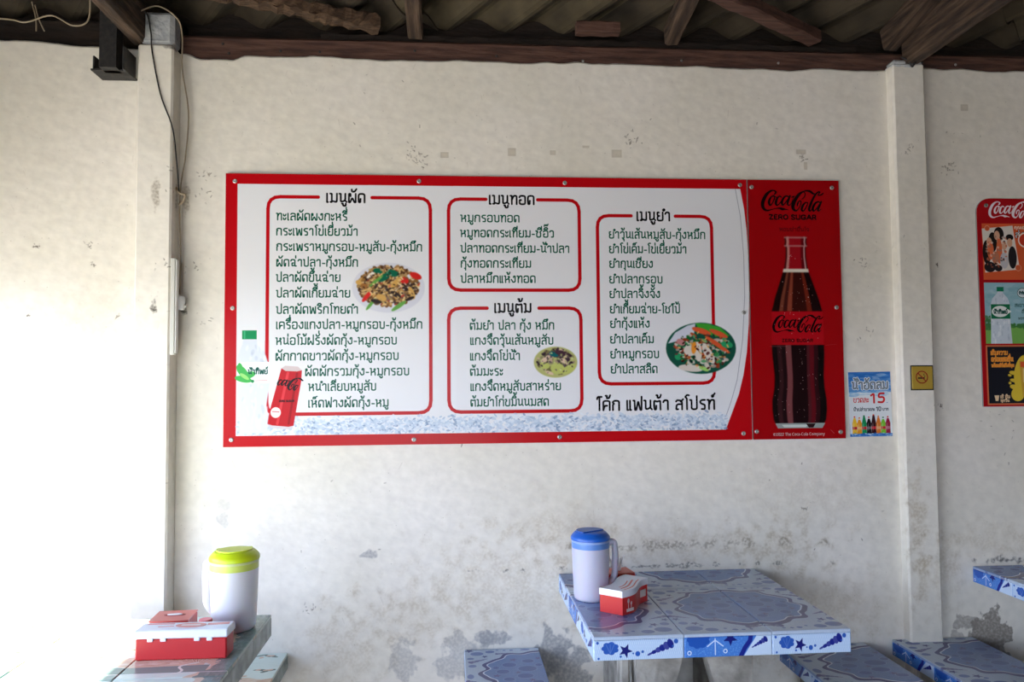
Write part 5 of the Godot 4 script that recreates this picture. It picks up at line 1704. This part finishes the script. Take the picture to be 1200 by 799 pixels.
func build_tableware() -> void:
	var red := plain(C(196, 26, 26), 0.35)
	var deep := plain(C(186, 24, 32), 0.4)
	var white := plain(C(228, 230, 240), 0.35)
	var tissue := plain(C(240, 238, 236), 0.95)
	pitcher("white water pitcher with a blue lid on the blue table", Vector3(1.150, TABLE_Y + 0.0006, 0.300), 0.12, 0.200, 0.0565, C(24, 92, 190), 0.019, C(192, 194, 214))
	pitcher("white water pitcher with a yellow-green lid on the green table", Vector3(0.166, TABLE_Y + 0.0006, 0.472), 2.95, 0.207, 0.0626, C(206, 226, 30), 0.016, C(234, 233, 236))  # jug made paler: the bright light here is put into its colour

	# wavy red and white dispenser, turned to the room
	var d := thing("tissue_dispenser", "wavy red tissue box with white striped lid beside blue-lidded pitcher", "tissue box", Vector3(1.152, TABLE_Y + 0.0006, 0.43), -0.70)
	var plan := wave_outline(0.070, 0.166, 0.010)
	part("body", prism(plan, 0.05), red, d, Vector3.ZERO, Vector3(-PI / 2, 0, 0))
	var lid_plan := PackedVector2Array()
	for p in plan:
		lid_plan.append((p - Vector2(0.035, 0.083)) * 1.035 + Vector2(0.035, 0.083))
	part("lid", prism(lid_plan, 0.018), white, d, Vector3(0, 0.048, 0), Vector3(-PI / 2, 0, 0))
	var stripe := plain(C(206, 80, 66), 0.35)
	for q in [[0.045, 0.006, 0.62, 0.12], [0.060, 0.004, 0.72, 0.1], [0.034, 0.004, 0.45, 0.18]]:
		var st := start()
		for k in 12:
			var t0: float = lerpf(q[3], q[3] + q[2], k / 12.0)
			var t1: float = lerpf(q[3], q[3] + q[2], (k + 1) / 12.0)
			var x0: float = q[0] + 0.010 * sin(t0 * TAU * 0.9)
			var x1: float = q[0] + 0.010 * sin(t1 * TAU * 0.9)
			quad(st, Vector3(x0, 0.0663, -0.166 * t0), Vector3(x0 + q[1], 0.0663, -0.166 * t0), Vector3(x1 + q[1], 0.0663, -0.166 * t1), Vector3(x1, 0.0663, -0.166 * t1), Vector3.UP)
		part("stripe", st.commit(), stripe, d)
	# the white print on its long side: two flowers over a name
	var bloom := plain(C(226, 214, 212), 0.4)
	var face := 0.0735
	for q in [[-0.022, 0.036, 0.0065], [-0.034, 0.028, 0.005]]:
		var disc := lathe([Vector2(0, 0.0006), Vector2(q[2] * 0.8, 0.0006), Vector2(q[2], 0.0)], 10)
		var xx: float = 0.070 + 0.010 * sin(-q[0] / 0.166 * TAU * 0.9)
		part("flower", disc, bloom, d, Vector3(xx + 0.0004, q[1], q[0]), Vector3(0, 0, -PI / 2))
		part("stem", block(Vector3(0.001, q[1] - 0.014, 0.0014), 0.0), bloom, d, Vector3(xx + 0.0002, (q[1] + 0.014) / 2, q[0]))
	part("name_bar", block(Vector3(0.001, 0.008, 0.03), 0.0), bloom, d, Vector3(0.0788, 0.011, -0.028), Vector3(0, -0.22, 0))
	part("side_print", block(Vector3(0.001, 0.02, 0.034), 0.0), plain(C(206, 196, 194), 0.5), d, Vector3(0.0622, 0.028, -0.138), Vector3(0, -0.12, 0))

	# plain red tissue box half hidden behind it, a tissue standing out of the top
	var b := thing("tissue_box", "small red tissue box with tissue sticking out, behind the pitcher handle", "tissue box", Vector3(1.262, TABLE_Y + 0.0006, 0.205), 0.16)
	part("carton", block(Vector3(0.105, 0.052, 0.075), 0.003), red, b, Vector3(-0.02, 0.026, 0))
	part("cover", block(Vector3(0.102, 0.004, 0.072), 0.001), plain(C(206, 96, 80), 0.4), b, Vector3(-0.02, 0.0535, 0))
	part("tissue", tissue_mesh(0.05, 0.036), tissue, b, Vector3(-0.012, 0.055, 0.0))

	# long red box with a white clip lid on the green table
	var l := thing("napkin_box", "long red plastic box with white clip-on lid on the green table", "napkin box", Vector3(0.108, TABLE_Y + 0.0006, 0.672), -0.02)
	part("body", block(Vector3(0.210, 0.050, 0.056), 0.003), deep, l, Vector3(0, 0.025, 0))
	var top := part("lid", block(Vector3(0.216, 0.020, 0.062), 0.003), white, l, Vector3(0, 0.0595, 0))
	for x in [-0.070, -0.040, 0.037, 0.066]:
		part("clip", block(Vector3(0.013, 0.008, 0.004), 0.001), white, top, Vector3(x, -0.012, 0.0295))
	var pink := plain(C(214, 140, 136), 0.4)
	part("panel_print", oval_plate(0.036, 0.017, 0.0006), pink, top, Vector3(0.012, 0.0101, -0.004))
	for q in [[-0.062, -0.018, 0.062, 0.007, -0.02], [0.074, -0.012, 0.05, 0.014, 0.1], [-0.044, 0.002, 0.036, 0.004, 0.1]]:
		part("panel_print", block(Vector3(q[2], 0.0006, q[3]), 0.0), pink, top, Vector3(q[0], 0.0103, q[1]), Vector3(0, q[4], 0))
	part("lettering_bar", block(Vector3(0.044, 0.0006, 0.008), 0.0), plain(C(226, 206, 206), 0.4), top, Vector3(0.012, 0.0109, -0.004))

	# red tissue box behind it
	var k := thing("tissue_box", "red tissue box with an open slot behind the long red box", "tissue box", Vector3(0.040, TABLE_Y + 0.0006, 0.555), 0.05)
	part("carton", block(Vector3(0.094, 0.058, 0.086), 0.003), red, k, Vector3(0, 0.029, 0))
	part("cover", block(Vector3(0.096, 0.003, 0.088), 0.001), plain(C(214, 112, 106), 0.4), k, Vector3(0, 0.0595, 0))
	part("slot", oval_plate(0.026, 0.008, 0.0008), plain(C(150, 30, 34), 0.5), k, Vector3(0.002, 0.0612, -0.004))
	part("tissue", oval_plate(0.018, 0.005, 0.002), tissue, k, Vector3(0.002, 0.0616, -0.003))
	part("emblem", oval_plate(0.018, 0.016, 0.0008), plain(C(226, 200, 204), 0.4), k, Vector3(0.012, 0.036, 0.0432), Vector3(PI / 2, 0, 0))
	var j := thing("small_jar", "small jar with a pink cap between tissue box and pitcher", "jar", Vector3(0.127, TABLE_Y + 0.0006, 0.583))
	part("glass", lathe([Vector2(0, 0), Vector2(0.013, 0), Vector2(0.015, 0.004), Vector2(0.015, 0.036), Vector2(0.011, 0.042), Vector2(0.0, 0.042)], 20), plain(C(226, 214, 210), 0.2), j)
	part("cap", lathe([Vector2(0, 0.042), Vector2(0.0165, 0.042), Vector2(0.0165, 0.055), Vector2(0.015, 0.058), Vector2(0, 0.058)], 24), plain(C(226, 110, 116), 0.4), j)


func oval_plate(rx: float, rz: float, t: float) -> ArrayMesh:
	var pts := PackedVector2Array()
	for k in 24:
		pts.append(Vector2(cos(TAU * k / 24) * rx, sin(TAU * k / 24) * rz))
	var m := prism(pts, t)
	var st := SurfaceTool.new()
	st.begin(Mesh.PRIMITIVE_TRIANGLES)
	st.append_from(m, 0, Transform3D(Basis(Vector3(1, 0, 0), -PI / 2), Vector3.ZERO))
	return st.commit()


func tissue_mesh(w: float, h: float) -> ArrayMesh:
	# a crumpled sheet pulled up through a slot
	var st := start()
	st.set_smooth_group(1)
	var n := 8
	var P := func(i: int, k: int) -> Vector3:
		var u := i / float(n) - 0.5
		var v := k / float(n)
		return Vector3(u * w * (0.5 + 0.7 * v), v * h * (1.0 + 0.25 * sin(i * 1.7)), 0.012 * sin(i * 1.3 + v * 2.0) * (0.4 + v) - 0.012 * v)
	for side in [0.0, 0.0012]:
		for i in n:
			for k in n:
				var a: Vector3 = P.call(i, k) + Vector3(0, 0, side)
				var b: Vector3 = P.call(i + 1, k) + Vector3(0, 0, side)
				var c: Vector3 = P.call(i + 1, k + 1) + Vector3(0, 0, side)
				var e: Vector3 = P.call(i, k + 1) + Vector3(0, 0, side)
				quad(st, a, b, c, e, Vector3.BACK if side > 0.0 else Vector3.FORWARD)
	return st.commit()
